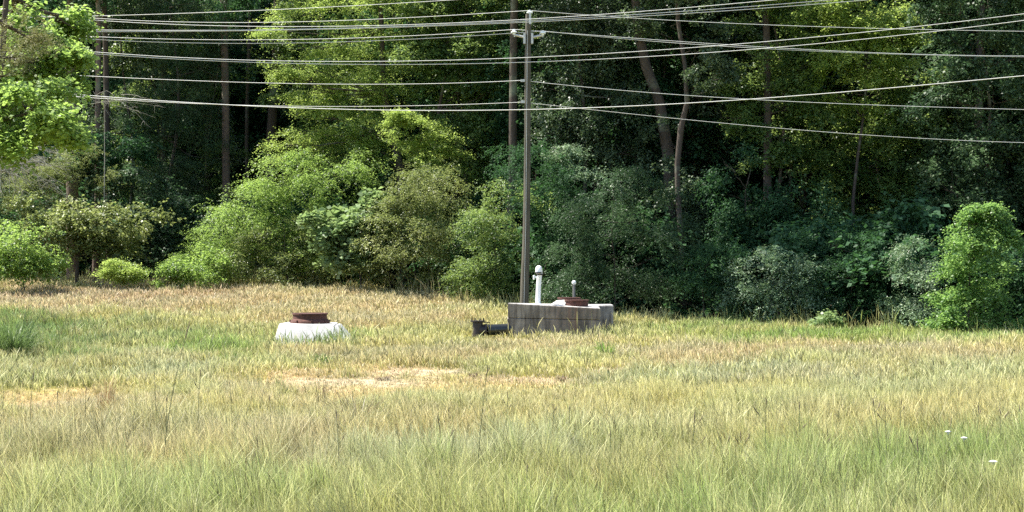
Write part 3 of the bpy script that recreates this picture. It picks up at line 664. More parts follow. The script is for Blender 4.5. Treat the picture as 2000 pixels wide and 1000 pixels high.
# --- middle
tree('broadleaf_tree', 'tall sunlit tree with feathery tiers of yellow green leaves left of the pole', 'tree', 88, 700,
     [(600, 25, 50, 14), (640, 50, 50, 14), (680, 10, 110, 36), (600, 100, 45, 12, -.5), (650, 90, 60, 16), (590, 128, 50, 10, -.8), (640, 140, 70, 22), (580, 155, 38, 10, -.6), (700, 120, 70, 40), (625, 180, 60, 20), (690, 190, 70, 34), (760, 70, 70, 50), (760, 160, 60, 50), (640, 225, 50, 18), (700, 250, 60, 34), (600, 258, 40, 14, -.4), (565, 285, 34, 9, -.6), (640, 280, 60, 24), (590, 300, 40, 12), (740, 290, 60, 40), (650, -40, 120, 30), (545, 62, 22, 9, -.6), (555, 152, 20, 7, -.8)],
     'tier', 'lime', 1.25, r=.16, trunkpts=[(790, 570, 20), (783, 330, 17), (765, 260, 14), (750, 180, 12), (745, 60, 10), (740, -60, 8)])
tree('broadleaf_tree', 'mid green leafy tree between the sunlit tree and the pole', 'tree', 87, 850,
     [(830, 30, 70, 40), (900, 20, 70, 40), (860, 90, 70, 40), (940, 90, 60, 50), (800, 110, 50, 40), (900, 160, 70, 40), (960, 180, 40, 50), (950, 260, 50, 50), (890, 240, 40, 30), (960, 330, 40, 50), (860, -40, 120, 40), (990, 20, 60, 50), (1010, -150, 90, 60, -9)],  # final lobe is an unseen overhang added for shade on the right
     'broad', 'mid', .85, r=.16)
shrub('yellow green sapling top rising behind the arching privet', 84, 820, [(815, 235, 36, 24), (850, 265, 36, 26), (800, 275, 34, 26), (830, 310, 50, 34), (870, 320, 36, 30), (785, 230, 14, 14)], 'tier', 'lime', dens=1.1, name='sapling', cat='sapling')
shrub('long sunlit mound of vines sloping up from the field on the left', 85, 520,
      [(390, 480, 46, 34), (440, 430, 50, 40), (500, 385, 60, 40), (560, 350, 60, 36), (625, 335, 60, 34), (430, 500, 60, 40), (500, 460, 70, 50), (570, 420, 70, 50), (640, 400, 60, 50), (520, 520, 80, 32), (600, 490, 70, 50), (360, 510, 20, 20), (690, 340, 40, 40), (660, 480, 50, 50), (600, 305, 30, 16)],
      'arch', 'bright', dens=1.0, name='vine_mound', depth=.9)
shrub('grassy olive thicket at the foot of the long sunlit mound', 83.5, 560, [(470, 510, 50, 30), (540, 490, 60, 40), (600, 510, 60, 36), (560, 450, 50, 30), (640, 520, 40, 30), (500, 470, 40, 24)], 'arch', 'olive', dens=.9)
shrub('large leaved pale plant with a thin stem in front of the sunlit mound', 81, 703,
      [(735, 395, 18, 16), (715, 430, 30, 24), (665, 440, 34, 22), (690, 470, 44, 22), (640, 465, 26, 18), (690, 505, 40, 18), (735, 440, 16, 28), (650, 505, 30, 14), (610, 430, 16, 12)], 'big', 'bigleaf', dens=1.0, r=.03, name='broad_leaved_plant', cat='plant',
      trunkpts=[(706, 575, 4), (702, 510, 4), (700, 460, 3), (725, 400, 2)])
shrub('big arching privet with pale tipped sprays right of the large leaved plant', 80, 840,
      [(800, 370, 50, 36), (850, 350, 50, 36), (880, 390, 50, 40), (800, 430, 60, 40), (860, 440, 60, 40), (770, 480, 50, 40), (830, 500, 70, 40), (900, 480, 40, 50), (790, 535, 60, 24), (770, 400, 30, 30), (880, 540, 40, 26), (720, 540, 40, 24)], 'arch', 'olive', dens=1.0)
shrub('grey green bush with faint sprays just left of the pole foot', 77, 965,
      [(960, 420, 40, 40), (940, 470, 40, 40), (985, 480, 44, 50), (950, 530, 40, 40), (1000, 550, 40, 34), (920, 520, 26, 30), (1000, 400, 40, 50)], 'arch', 'mid', dens=.95)
shrub('shaded bush filling the space behind the pole', 79, 1060, [(1040, 380, 50, 50), (1080, 340, 50, 50), (1060, 440, 50, 50), (1100, 390, 40, 40), (1050, 510, 40, 50), (1020, 330, 40, 50)], 'arch', 'dark', dens=.85)  # darker leaf colour stands in for deeper shade here
shrub('whitish green leafy tips lit above the dark bush right of the pole', 80, 1110, [(1095, 300, 30, 12), (1130, 305, 34, 14), (1110, 325, 50, 20), (1150, 340, 40, 24)], 'tier', 'silver', dens=1.1)  # whitish leaf colour paints in the sunlit highlight
shrub('broad dark bluish bush with layered arching sprays behind the vaults', 74, 1200,
      [(1190, 370, 60, 36), (1260, 370, 60, 36), (1150, 420, 60, 40), (1230, 430, 80, 44), (1300, 420, 40, 50), (1130, 490, 50, 44), (1200, 500, 80, 44), (1280, 500, 60, 50), (1160, 560, 70, 36), (1250, 560, 70, 40), (1110, 540, 40, 40), (1090, 580, 36, 24)], 'arch', 'blue', dens=1.0)
shrub('dull dark bush right of the layered bluish bush at the field edge', 73, 1370,
      [(1340, 530, 50, 40), (1400, 500, 40, 40), (1380, 560, 60, 40), (1420, 560, 40, 40), (1340, 590, 50, 24), (1440, 590, 50, 26)], 'arch', 'dark', dens=.9)  # shade is put into the dark leaf colour
# --- right canopy
tree('vine_covered_tree', 'shaded tree hung with dark vines just right of the pole top', 'tree', 83, 1130,
     [(1080, 30, 60, 50), (1150, 20, 70, 40), (1120, 100, 60, 50), (1190, 90, 50, 50), (1070, 170, 50, 50), (1140, 190, 70, 50), (1090, 260, 60, 50), (1170, 270, 60, 50), (1210, 190, 40, 50), (1120, -40, 120, 40), (1230, 300, 50, 50), (1060, -140, 120, 60, -7), (1170, -150, 130, 60, -6), (1120, -240, 140, 60, -6)], 'droop', 'vine', .7, r=.15)  # last three lobes, out of view, added to cast shade on the bushes
tree('vine_covered_tree', 'dark speckled tree around the two leaning pinkish trunks', 'tree', 85, 1350,
     [(1290, 20, 60, 40), (1370, 10, 60, 40), (1330, 90, 50, 40), (1400, 90, 50, 40), (1400, 170, 50, 50), (1370, 240, 50, 40), (1270, 250, 40, 30), (1400, 300, 60, 50), (1380, 380, 60, 50), (1250, 330, 50, 40), (1290, 290, 34, 46, -4), (1300, 370, 44, 40, -5), (1345, 410, 34, 26, -3), (1325, 120, 34, 36, -7.5), (1240, 60, 30, 36, -4.5), (1320, 30, 40, 30, -7.5), (1360, 180, 24, 26, -7.5), (1330, -50, 120, 40), (1230, 20, 40, 40), (1220, 120, 30, 30), (1280, -140, 110, 60, -9), (1350, -150, 90, 60, -9), (1300, -240, 120, 60, -8)], 'broad', 'vine', .7, r=.14)  # last three lobes are unseen canopy, added to darken the right hand bushes
tree('broadleaf_tree', 'shaded tree with a sunlit yellow green top left of the right corner trees', 'tree', 80, 1530,
     [(1490, 20, 46, 18), (1560, 15, 60, 30), (1470, 45, 40, 14), (1530, 80, 60, 40), (1480, 120, 50, 34), (1560, 140, 60, 40), (1500, 190, 60, 34), (1440, 230, 40, 30), (1520, 260, 70, 40), (1580, 220, 50, 50), (1520, -40, 90, 40), (1540, 330, 70, 40), (1440, 160, 24, 40)], 'broad', 'mid', .85, r=.15)
tree('broadleaf_tree', 'tree with bright hanging lime clusters at the upper right', 'tree', 79, 1680,
     [(1620, 20, 50, 28), (1650, 60, 50, 30), (1710, 30, 46, 26), (1760, 35, 46, 24), (1690, 90, 56, 34), (1630, 120, 50, 34), (1800, 50, 40, 26), (1700, 130, 60, 30), (1650, 190, 60, 36), (1600, -20, 100, 26), (1740, 80, 50, 26)], 'broad', 'lime', .9, r=.14)
tree('broadleaf_tree', 'deep green tree filling the space below the lime clusters', 'tree', 81, 1740,
     [(1720, 180, 60, 40), (1780, 150, 60, 50), (1640, 250, 60, 40), (1700, 260, 60, 50), (1770, 250, 60, 50), (1680, 330, 70, 50), (1760, 350, 60, 50), (1610, 330, 50, 50), (1640, 410, 60, 40), (1720, 420, 60, 50), (1790, 430, 50, 50)], 'broad', 'mid', .8, r=.16)
tree('broadleaf_tree', 'dense dark tree against the right edge of the picture', 'tree', 76, 1920,
     [(1860, 30, 60, 40), (1930, 10, 60, 40), (1880, 110, 60, 50), (1960, 100, 60, 60), (1850, 190, 60, 50), (1940, 200, 70, 60), (1870, 280, 60, 50), (1960, 300, 60, 60), (1900, 370, 70, 50), (1980, 400, 50, 60), (1840, 370, 40, 50), (1990, 500, 40, 60), (2060, 300, 60, 160), (2070, 80, 70, 120), (1900, -50, 120, 50)], 'broad', 'blue', .85, r=.18)
tree('broadleaf_tree', 'shaded mid green tree rising behind the silvery bush on the right', 'tree', 78, 1450,
     [(1430, 330, 50, 40), (1470, 390, 60, 40), (1420, 440, 50, 40), (1540, 400, 60, 40), (1500, 450, 60, 30), (1590, 440, 40, 40)], 'droop', 'dark', .85, r=.1)
shrub('bush with white lit leaf sprays at the right field edge', 72, 1520,
      [(1500, 495, 46, 22, -.5), (1540, 520, 50, 28, -.5), (1460, 540, 40, 34), (1480, 585, 50, 30), (1560, 570, 50, 34), (1540, 610, 60, 22), (1450, 600, 30, 24)], 'arch', 'silver', dens=.9)  # pale leaf colour stands in for sunlight on the sprays
shrub('tall dark shrub under the right hand trees', 72, 1660,
      [(1620, 480, 50, 40), (1680, 470, 50, 40), (1640, 540, 60, 44), (1710, 540, 50, 50), (1600, 590, 50, 34), (1680, 600, 60, 32), (1740, 590, 40, 40), (1750, 500, 40, 40)], 'arch', 'dark', dens=.95)
shrub('silvery green leaning bush beside the bright cone shaped bush', 69, 1800,
      [(1800, 500, 36, 24), (1820, 540, 34, 30), (1780, 550, 34, 30), (1800, 590, 46, 28), (1770, 610, 40, 26), (1830, 610, 30, 26)], 'arch', 'silver', dens=.9)
shrub('bright green cone shaped bush standing forward at the right', 66, 1890,
      [(1932, 405, 12, 12), (1903, 418, 15, 14), (1950, 428, 16, 16), (1898, 448, 28, 18), (1937, 458, 26, 26), (1880, 488, 36, 22), (1928, 498, 40, 28), (1872, 532, 38, 26), (1924, 548, 46, 34), (1858, 572, 34, 24), (1905, 597, 54, 34), (1848, 612, 28, 22), (1876, 638, 54, 20), (1940, 622, 40, 30), (1838, 642, 18, 14)], 'broad', 'fresh', dens=1.0, leafk=.75, r=.06)
shrub('dark bush at the right edge behind the cone shaped bush', 69, 1985, [(1980, 480, 40, 60), (1980, 560, 40, 60), (1985, 620, 40, 40), (2040, 560, 50, 90)], 'broad', 'dark', dens=.9)
shrub('small light green sprig at the right field edge', 68.5, 1603, [(1600, 622, 14, 10), (1615, 632, 14, 10), (1596, 636, 12, 10), (1625, 625, 8, 7)], 'big', 'bigleaf', dens=1.2, leafk=.55, r=.012, limbs=False, name='weed', cat='weed')
# second rank of leafy trees standing between the front trees and the deep wood
def fill_tree(px, dy, lm, w, label, dens=.75, y0=-60, y1=470, style='broad', gaps=.0):
    x = (px - 1000) / F * 85; Y = float(edge_y(x)) + dy
    if px > 1000: Y = max(Y, 85.5)
    lob = []
    yy = y0
    while yy < y1:
        q = 1 - .35 * (yy - y0) / (y1 - y0) * random.random()
        for _ in range(2):
            if random.random() > gaps: lob.append((px + random.uniform(-.55, .55) * w, yy + random.uniform(-15, 15), w * .5 * q, random.uniform(30, 44)))
        yy += 62
    return tree('forest_tree', label, 'tree', Y, px, lob, style, lm, dens, bm=BARKD, r=.15, depth=.9)
fill_tree(180, 8, 'vine', 90, 'speckled tree crown filling the gap right behind the pale grey trunk', .5, gaps=.35)
fill_tree(300, 10, 'mid', 110, 'mid green tree rising behind the dim conifer', .6)
fill_tree(410, 9, 'vine', 60, 'narrow grey green tree at the left side of the dark gap', .6)
fill_tree(620, 11, 'mid', 120, 'green tree directly behind the tiers of the sunlit tree', .7)
fill_tree(770, 10, 'dark', 110, 'dark tree glimpsed between the sunlit tree and its right neighbour', .7)
fill_tree(905, 11, 'mid', 110, 'leafy tree behind the patchy dark trunk', .8)
fill_tree(1030, 10, 'dark', 100, 'dark leafy tree directly behind the wooden pole', .8)
fill_tree(1160, 10, 'vine', 110, 'grey green tree behind the vine hung tree', .75)
fill_tree(1290, 11, 'dark', 110, 'dark tree behind the leaning grey trunk', .75)
fill_tree(1420, 10, 'vine', 110, 'grey green tree behind the slender forked trunk', .75)
fill_tree(1560, 10, 'mid', 120, 'mid green tree behind the one with the sunlit top', .75)
fill_tree(1690, 11, 'dark', 120, 'dark tree behind the bright hanging lime clusters', .75)
fill_tree(1830, 9, 'mid', 120, 'mid green tree between the lime clusters and the right edge', .8, style='droop')
fill_tree(1970, 9, 'dark', 120, 'dark tree deepest at the right edge', .75)
# understory behind the front bushes, one prototype copied
up_ = bpy.data.objects.new('understory_shrub', None); C.objects.link(up_)
V, T = foliage([(0, 0, 1.6, 2.2, 1.8, 1.6), (1, .5, 3.2, 1.8, 1.6, 1.5), (-1.2, 0, 3.0, 1.6, 1.4, 1.4)], 'coarse', .8, back=.9)
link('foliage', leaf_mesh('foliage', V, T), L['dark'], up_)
mb = MB(); [limb(mb, (0, 0, -.1), (random.uniform(-1, 1), random.uniform(-.6, .6), random.uniform(2, 3.5)), .05, .02) for _ in range(5)]; mb.build('stem', BARKD, up_)
first = True
for row, off in enumerate((6.5, 10.5, 16)):
    x = -40 + row
    while x < 40:
        y = float(edge_y(x)) + off + random.uniform(-1, 1); xx = x + random.uniform(-1, 1)
        if first: o = up_; o.location = (xx, y, G(xx, y)); first = False
        else: o = copy_tree(up_, (xx, y, G(xx, y)), random.uniform(0, 6.28), random.uniform(.7, 1.25))
        tag(o, 'dark undergrowth bush in the shade behind the front row of shrubs', 'shrub', 'shaded undergrowth bushes')
        x += 4.0
open('/tmp/nleaf','w').write(str(NLEAF))

# ================================================================== SMALL FIELD PLANTS
def ribbon(V_, Cc, pts, w, yaw, c0, c1):
    n = len(pts); sd = np.array([math.cos(yaw), math.sin(yaw), 0]) * .5
    for i in range(n - 1):
        t0, t1 = i / (n - 1), (i + 1) / (n - 1)
        w0, w1 = (w * (min(1, .5 + 2 * t) * (1 - t ** 3) + .04) for t in (t0, t1))
        a, b = np.array(pts[i]), np.array(pts[i + 1])
        V_.extend([a - sd * w0, a + sd * w0, b + sd * w1, b - sd * w1])
        for t in (t0, t0, t1, t1): Cc.append((*[p * (1 - t) + q * t for p, q in zip(c0, c1)], 1))
def blade_mat(name):
    m, nt, b = mat(name)
    a = nt.nodes.new("ShaderNodeAttribute"); a.attribute_name = 'col'
    nt.links.new(a.outputs["Color"], b.inputs["Base Color"]); b.inputs["Roughness"].default_value = .45; b.inputs["Specular IOR Level"].default_value = .4
    t_ = nt.nodes.new("ShaderNodeBsdfTranslucent"); nt.links.new(a.outputs["Color"], t_.inputs[0])
    ms = nt.nodes.new("ShaderNodeMixShader"); ms.inputs[0].default_value = .45
    nt.links.new(b.outputs[0], ms.inputs[1]); nt.links.new(t_.outputs[0], ms.inputs[2]); nt.links.new(ms.outputs[0], nt.nodes["Material Output"].inputs[0])
    return m
BLM = blade_mat('wide_blades')
def y_of(px, py):      # distance of the ground seen at this height of the photo
    lo, hi = 12., 95.
    for _ in range(40):
        m = (lo + hi) / 2
        if 500 + (CZ - G((px - 1000) / F * m, m)) / m * F > py: lo = m
        else: hi = m
    return (lo + hi) / 2
def tuft(name, label, cat, px, py, wpx, hpx, n, w, c0, c1, spread=.9, group=None, arch=.5):
    Y = y_of(px, py); x = (px - 1000) / F * Y; k = Y / F; z = G(x, Y); V_, Cc = [], []
    for _ in range(n):
        a = random.uniform(0, 6.28); r0 = random.random() ** .6 * wpx * k * .18
        b = np.array([math.cos(a) * r0, math.sin(a) * r0, -.02]); hh = hpx * k * random.uniform(.45, 1.05); L_ = wpx * k * .5 * random.uniform(.2, 1) * spread
        dx, dy = math.cos(a) , math.sin(a)
        pts = [b + np.array([dx * L_ * t ** 1.7, dy * L_ * t ** 1.7, hh * (t - arch * t ** 3 * L_ / (wpx * k * .5))]) for t in np.linspace(0, 1, 7)]
        v = random.uniform(.7, 1.25)
        ribbon(V_, Cc, pts, w * random.uniform(.7, 1.2), random.uniform(-.7, .7), [q * v for q in c0], [q * v for q in c1])
    V_ = np.array(V_); me = np_mesh(name, V_, np.arange(len(V_)).reshape(-1, 4), False, {'col': ('FLOAT_COLOR', np.array(Cc))})
    o = link(name, me, BLM); o.location = (x, Y, z); return tag(o, label, cat, group)
GD, GL = (.05, .09, .02), (.11, .19, .035)
tuft('tall_grass_clump', 'tall dark green clump of arching grass at the left edge of the field', 'grass clump', 25, 700, 170, 112, 620, .014, (.05, .085, .025), (.16, .24, .07), arch=.75)
tuft('tall_grass_clump', 'shorter dark green grass clump right of the tall clump at the left edge', 'grass clump', 100, 690, 110, 62, 260, .013, (.06, .10, .03), (.17, .25, .07), arch=.7)
tuft('grass_tuft', 'bright green grass tuft in front of the right end of the vault', 'grass tuft', 1181, 697, 70, 42, 90, .022, GL, (.20, .30, .06))
tuft('grass_tuft', 'green grass tuft in the straw below the white chamber', 'grass tuft', 628, 715, 66, 34, 80, .02, GD, GL)
tuft('grass_tuft', 'small green grass tuft to the right of the vault front tuft', 'grass tuft', 1232, 702, 44, 24, 50, .02, GL, (.2, .3, .07))
tuft('grass_tuft', 'fresh green grass tuft in the middle of the left field', 'grass tuft', 448, 716, 60, 40, 70, .02, GL, (.18, .28, .05))
tuft('grass_tuft', 'olive tuft leaning at the left end of the bare straw patch', 'grass tuft', 545, 785, 70, 44, 60, .018, (.1, .13, .04), (.25, .25, .09))
DB, DB2 = (.10, .07, .045), (.26, .19, .12)
tuft('dead_grass_clump', 'flattened grey brown dead clump on the bare patch, nearest the white strip', 'dead grass', 775, 775, 60, 20, 60, .018, DB, DB2, 1.2)
tuft('dead_grass_clump', 'dark dead clump behind the pale strip on the bare patch', 'dead grass', 748, 743, 54, 16, 50, .02, DB, DB2, 1.2)
tuft('dead_grass_clump', 'little dead clump at the far left of the bare patch', 'dead grass', 690, 737, 44, 12, 36, .02, DB, DB2, 1.2)
tuft('dead_grass_clump', 'twiggy dead clump below the flanged pipe', 'dead grass', 925, 740, 40, 22, 36, .018, DB, DB2)
tuft('dead_grass_clump', 'twiggy dead clump below the long vault', 'dead grass', 1098, 745, 34, 20, 36, .018, DB, DB2)
tuft('bunch_grass', 'reddish brown upright bunch of dry grass at the left', 'dry grass', 205, 840, 70, 112, 70, .012, (.16, .12, .05), (.34, .20, .10), .5, arch=.1)
tuft('weed_bunch', 'grey brown branching dry weeds in front of the bare patch', 'dry weeds', 700, 835, 170, 84, 70, .015, (.12, .11, .05), (.24, .19, .11), .9, arch=.1)
tuft('weed_bunch', 'dry brown weeds left of the branching weeds at the bare patch', 'dry weeds', 628, 800, 50, 70, 22, .013, (.12, .11, .05), (.26, .19, .11), .6, arch=.1)
YG, YG2 = (.10, .20, .02), (.26, .40, .04)
tuft('broad_grass_plant', 'broad bladed bright green grass plant at the bottom left', 'grass plant', 310, 1010, 170, 105, 15, .030, (.06, .13, .02), (.20, .33, .04), arch=.75)
tuft('broad_grass_plant', 'pair of upright yellow green blades at the bottom right of the middle', 'grass plant', 1296, 1035, 70, 74, 6, .024, YG, YG2, .8, arch=.3)
tuft('broad_grass_plant', 'yellow green broad blades beside the pinkish seed head at the bottom', 'grass plant', 1352, 1035, 60, 74, 7, .024, YG, YG2, .5, arch=.2)
tuft('broad_grass_plant', 'largest bright broad blades at the bottom right', 'grass plant', 1532, 1035, 100, 112, 9, .024, YG, YG2, .8, arch=.3)
tuft('broad_grass_plant', 'wide yellow leaves glowing at the bottom edge far right', 'grass plant', 1866, 1015, 54, 50, 6, .06, (.20, .28, .02), (.52, .56, .04), .9, arch=.5)
tuft('seed_plume', 'pinkish tan drooping plume at the bottom of the field', 'seed plume', 1335, 1020, 60, 66, 60, .012, (.35, .28, .16), (.66, .46, .34), .6, arch=.7)
tuft('weed', 'green weed under the right edge trees left of the light sprig', 'weed', 1560, 647, 30, 22, 30, .03, GL, (.2, .3, .07), .9)
STM = simple('dark_grass_stem', (.11, .115, .045), .7, 0, .3, 30)
SDM = simple('dark_seed_head', (.14, .11, .06), .85, 0, .4, 60)
SDP = simple('tan_seed_head', (.34, .24, .13), .9, 0, .3, 60)
def stalk(label, tx, ty, bx, by, forks, head=.16, r=.0055, m=None, group='tall seed stalks standing above the grass'):
    """stem from the base to the tip, forks: list of (start fraction, sideways px, head length m)"""
    Y = y_of(bx, by); k = Y / F; x = (bx - 1000) / F * Y; z = G(x, Y)
    t = thing('seed_stalk', label, 'grass stalk', (x, Y, z), group)
    H = (by - ty) * k; dx = (tx - bx) * k
    f = lambda q: Vector((dx * q ** 1.6, .05 * math.sin(q * 3 + bx), H * q))
    q1 = 1 - head / H
    MB().tube([f(q) for q in np.linspace(0, q1, 8)], list(np.linspace(r * 1.3, r * .7, 8)), 5).build('stem', STM, t)
    def hd(a, b):
        a, b = Vector(a), Vector(b)
        ps = [a.lerp(b, i / 6) + Vector((random.gauss(0, .003), random.gauss(0, .003), 0)) for i in range(7)]
        MB().tube(ps, [.003, .006, .008, .008, .007, .005, .002], 6).build('seed_head', m or SDM, t)
    hd(f(q1), f(1))
    for s0, sx, hl in forks:
        a = f(s0); b = a + Vector((sx * k, random.uniform(-.04, .04), hl)); mid = a.lerp(b, .45) + Vector((sx * k * .08, 0, -.01))
        MB().tube([a, mid], [r * .6, r * .5], 5).build('side_branch', STM, t)
        hd(mid, b)
ST = [
 ('very tall dark stalk leaning right at the left of the field', 372, 626, 317, 945, [], .26),
 ('thin stalk close to the left of the very tall leaning one', 328, 770, 322, 930, [], .12),
 ('forked stalk nearest the left edge at the pale straw band', 66, 725, 60, 850, [(.8, 10, .1)], .12),
 ('dark stalk crossing the pale straw band', 112, 760, 106, 880, [], .14),
 ('stalk just left of the reddish bunch', 170, 755, 165, 860, [(.7, 8, .1)], .12),
 ('thin stalk rising right of the reddish bunch', 300, 725, 306, 850, [], .1),
 ('olive stalk in front of the dead weeds at the left middle', 393, 720, 386, 880, [(.75, -9, .12)], .14),
 ('tallest slender stalk in the middle of the field', 953, 712, 930, 985, [(.93, 6, .1)], .18),
 ('stalk with leafy nodes right of the tallest slender one', 992, 765, 988, 905, [(.72, 8, .12), (.8, -8, .1)], .14),
 ('forked stalk below the bare patch, nearest to its middle', 855, 808, 868, 960, [(.6, 26, .2)], .16),
 ('single stalk standing left of centre below the dry weeds', 656, 800, 664, 950, [(.55, 14, .14)], .14),
 ('thin dark stalk at the left of the dry weeds', 525, 770, 532, 890, [], .12),
 ('fine stalk in the grass below the green tuft', 448, 745, 452, 850, [], .1),
 ('two headed stalk right of centre', 1080, 785, 1083, 900, [(.82, 6, .1)], .1),
 ('leaning stalk right of the two headed one', 1113, 790, 1108, 890, [], .12),
 ('forked stalk above the yellow green blade pair', 1357, 798, 1352, 960, [(.78, 18, .16), (.5, 28, .2)], .2),
 ('short stalk with a dark knob just left of the tall forked one', 1192, 840, 1190, 930, [], .1),
 ('left of the two wide forked stalks right of centre', 1402, 842, 1432, 985, [(.74, 14, .18)], .16),
 ('right of the two wide forked stalks right of centre', 1447, 842, 1450, 955, [(.7, 18, .2), (.7, -12, .16)], .12),
 ('tall bare stalk with a side fork near the right third', 1496, 772, 1496, 960, [(.72, -24, .2)], .14),
 ('pair of close fine stems right of the right third', 1560, 782, 1560, 965, [(.68, 14, .1)], .12),
 ('forked stalk standing where the ground looks palest', 1610, 845, 1608, 950, [(.72, 12, .12)], .12),
 ('tall stalk with a small crooked top', 1702, 775, 1724, 985, [(.86, 12, .12)], .12),
 ('stalk crossing the one with the crooked top', 1730, 788, 1733, 970, [(.8, -18, .12)], .12),
 ('dark V shaped seed head on a straight stem', 1790, 852, 1793, 1000, [(.8, -18, .2)], .2),
 ('short stalk with twin tips above the V shaped one', 1762, 780, 1758, 870, [(.72, 8, .1)], .12),
 ('stalk next to the white flowers', 1857, 812, 1850, 930, [], .14),
 ('brown topped stalk right of the white flowers', 1912, 790, 1910, 910, [(.8, 6, .1)], .12),
 ('twin headed stalk close to the right edge', 1955, 795, 1952, 930, [(.78, 16, .16)], .12),
 ('last stalk against the right edge', 1993, 790, 1990, 900, [], .12),
 ('slanting stalk low at the left corner', 85, 930, 84, 1020, [], .14),
 ('thin stalk low down between the left plant and centre', 500, 850, 508, 980, [(.6, -10, .12)], .12),
 ('upright dark stalk low in the middle', 1030, 905, 1028, 1010, [], .14),
]
for a in ST: stalk(*a)
def flower(label, px, py, by, r, n):
    Y = y_of(px, by); k = Y / F; x = (px - 1000) / F * Y; z = G(x, Y); H = (by - py) * k
    t = thing('wild_flower', label, 'flower', (x, Y, z), 'white wild flowers at the right')
    MB().tube([(0, 0, 0), (.01, 0, H * .5), (0, 0, H)], [.006, .005, .004], 5).build('stem', STM, t)
    mb = MB()
    for i in range(n):
        a = i * 2.4; q = r * math.sqrt(i / n); c = (q * math.cos(a), q * math.sin(a), H + .02 - q * .25)
        mb.tube([(0, 0, H - .03), c], .002, 3, cap=False); mb.lathe([(.001, .008), (.011, .006), (.013, 0), (.001, -.004)], c, 6)
    mb.build('bloom', PVC, t)
flower('white flower head highest at the right of the field', 1852, 845, 930, 0.031, 26)
flower('white flower head just below and right of the highest one', 1883, 857, 940, 0.034, 28)
flower('flat white flower cluster low at the far right', 1940, 903, 980, 0.046, 34)
# ================================================================== MEADOW
def strip_mesh(name, base, tip_dir, hgt, lean, wid, prof, colb, colt, rows=4):
    """blades as bent ribbons: prof = width factor per row"""
    n = len(hgt); tt = np.linspace(0, 1, rows)
    side = np.stack([-np.sin(tip_dir), np.cos(tip_dir), np.zeros(n)], 1)
    yaw = rng.uniform(0, 3.14, n); side = np.stack([np.cos(yaw), np.sin(yaw), np.zeros(n)], 1)
    ld = np.stack([np.cos(tip_dir), np.sin(tip_dir), np.zeros(n)], 1)
    V = np.empty((n, rows, 2, 3), np.float32); Cc = np.empty((n, rows, 2, 4), np.float32)
    for i, t in enumerate(tt):
        ctr = base + ld * (lean * hgt * t ** 2.2)[:, None]
        ctr[:, 2] = base[:, 2] + hgt * (t - .28 * lean * t ** 3)
        w = (wid * prof[:, i])[:, None] * .5
        V[:, i, 0] = ctr - side * w; V[:, i, 1] = ctr + side * w
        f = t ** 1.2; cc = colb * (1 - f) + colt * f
        Cc[:, i, :, :3] = cc[:, None, :]; Cc[:, i, :, 3] = 1
    idx = (np.arange(n) * rows * 2)[:, None]
    qs = [np.concatenate([idx + 2 * i, idx + 2 * i + 1, idx + 2 * i + 3, idx + 2 * i + 2], 1) for i in range(rows - 1)]
    Q_ = np.concatenate(qs, 0)
    return np_mesh(name, V.reshape(-1, 3), Q_, False, {'col': ('FLOAT_COLOR', Cc.reshape(-1, 4))})
gm, nt, b = mat('grass_blades')
a = nt.nodes.new("ShaderNodeAttribute"); a.attribute_name = 'col'
nt.links.new(a.outputs["Color"], b.inputs["Base Color"]); b.inputs["Roughness"].default_value = .5; b.inputs["Specular IOR Level"].default_value = .35
t_ = nt.nodes.new("ShaderNodeBsdfTranslucent"); nt.links.new(a.outputs["Color"], t_.inputs[0])
ms = nt.nodes.new("ShaderNodeMixShader"); ms.inputs[0].default_value = .45
nt.links.new(b.outputs[0], ms.inputs[1]); nt.links.new(t_.outputs[0], ms.inputs[2]); nt.links.new(ms.outputs[0], nt.nodes["Material Output"].inputs[0])
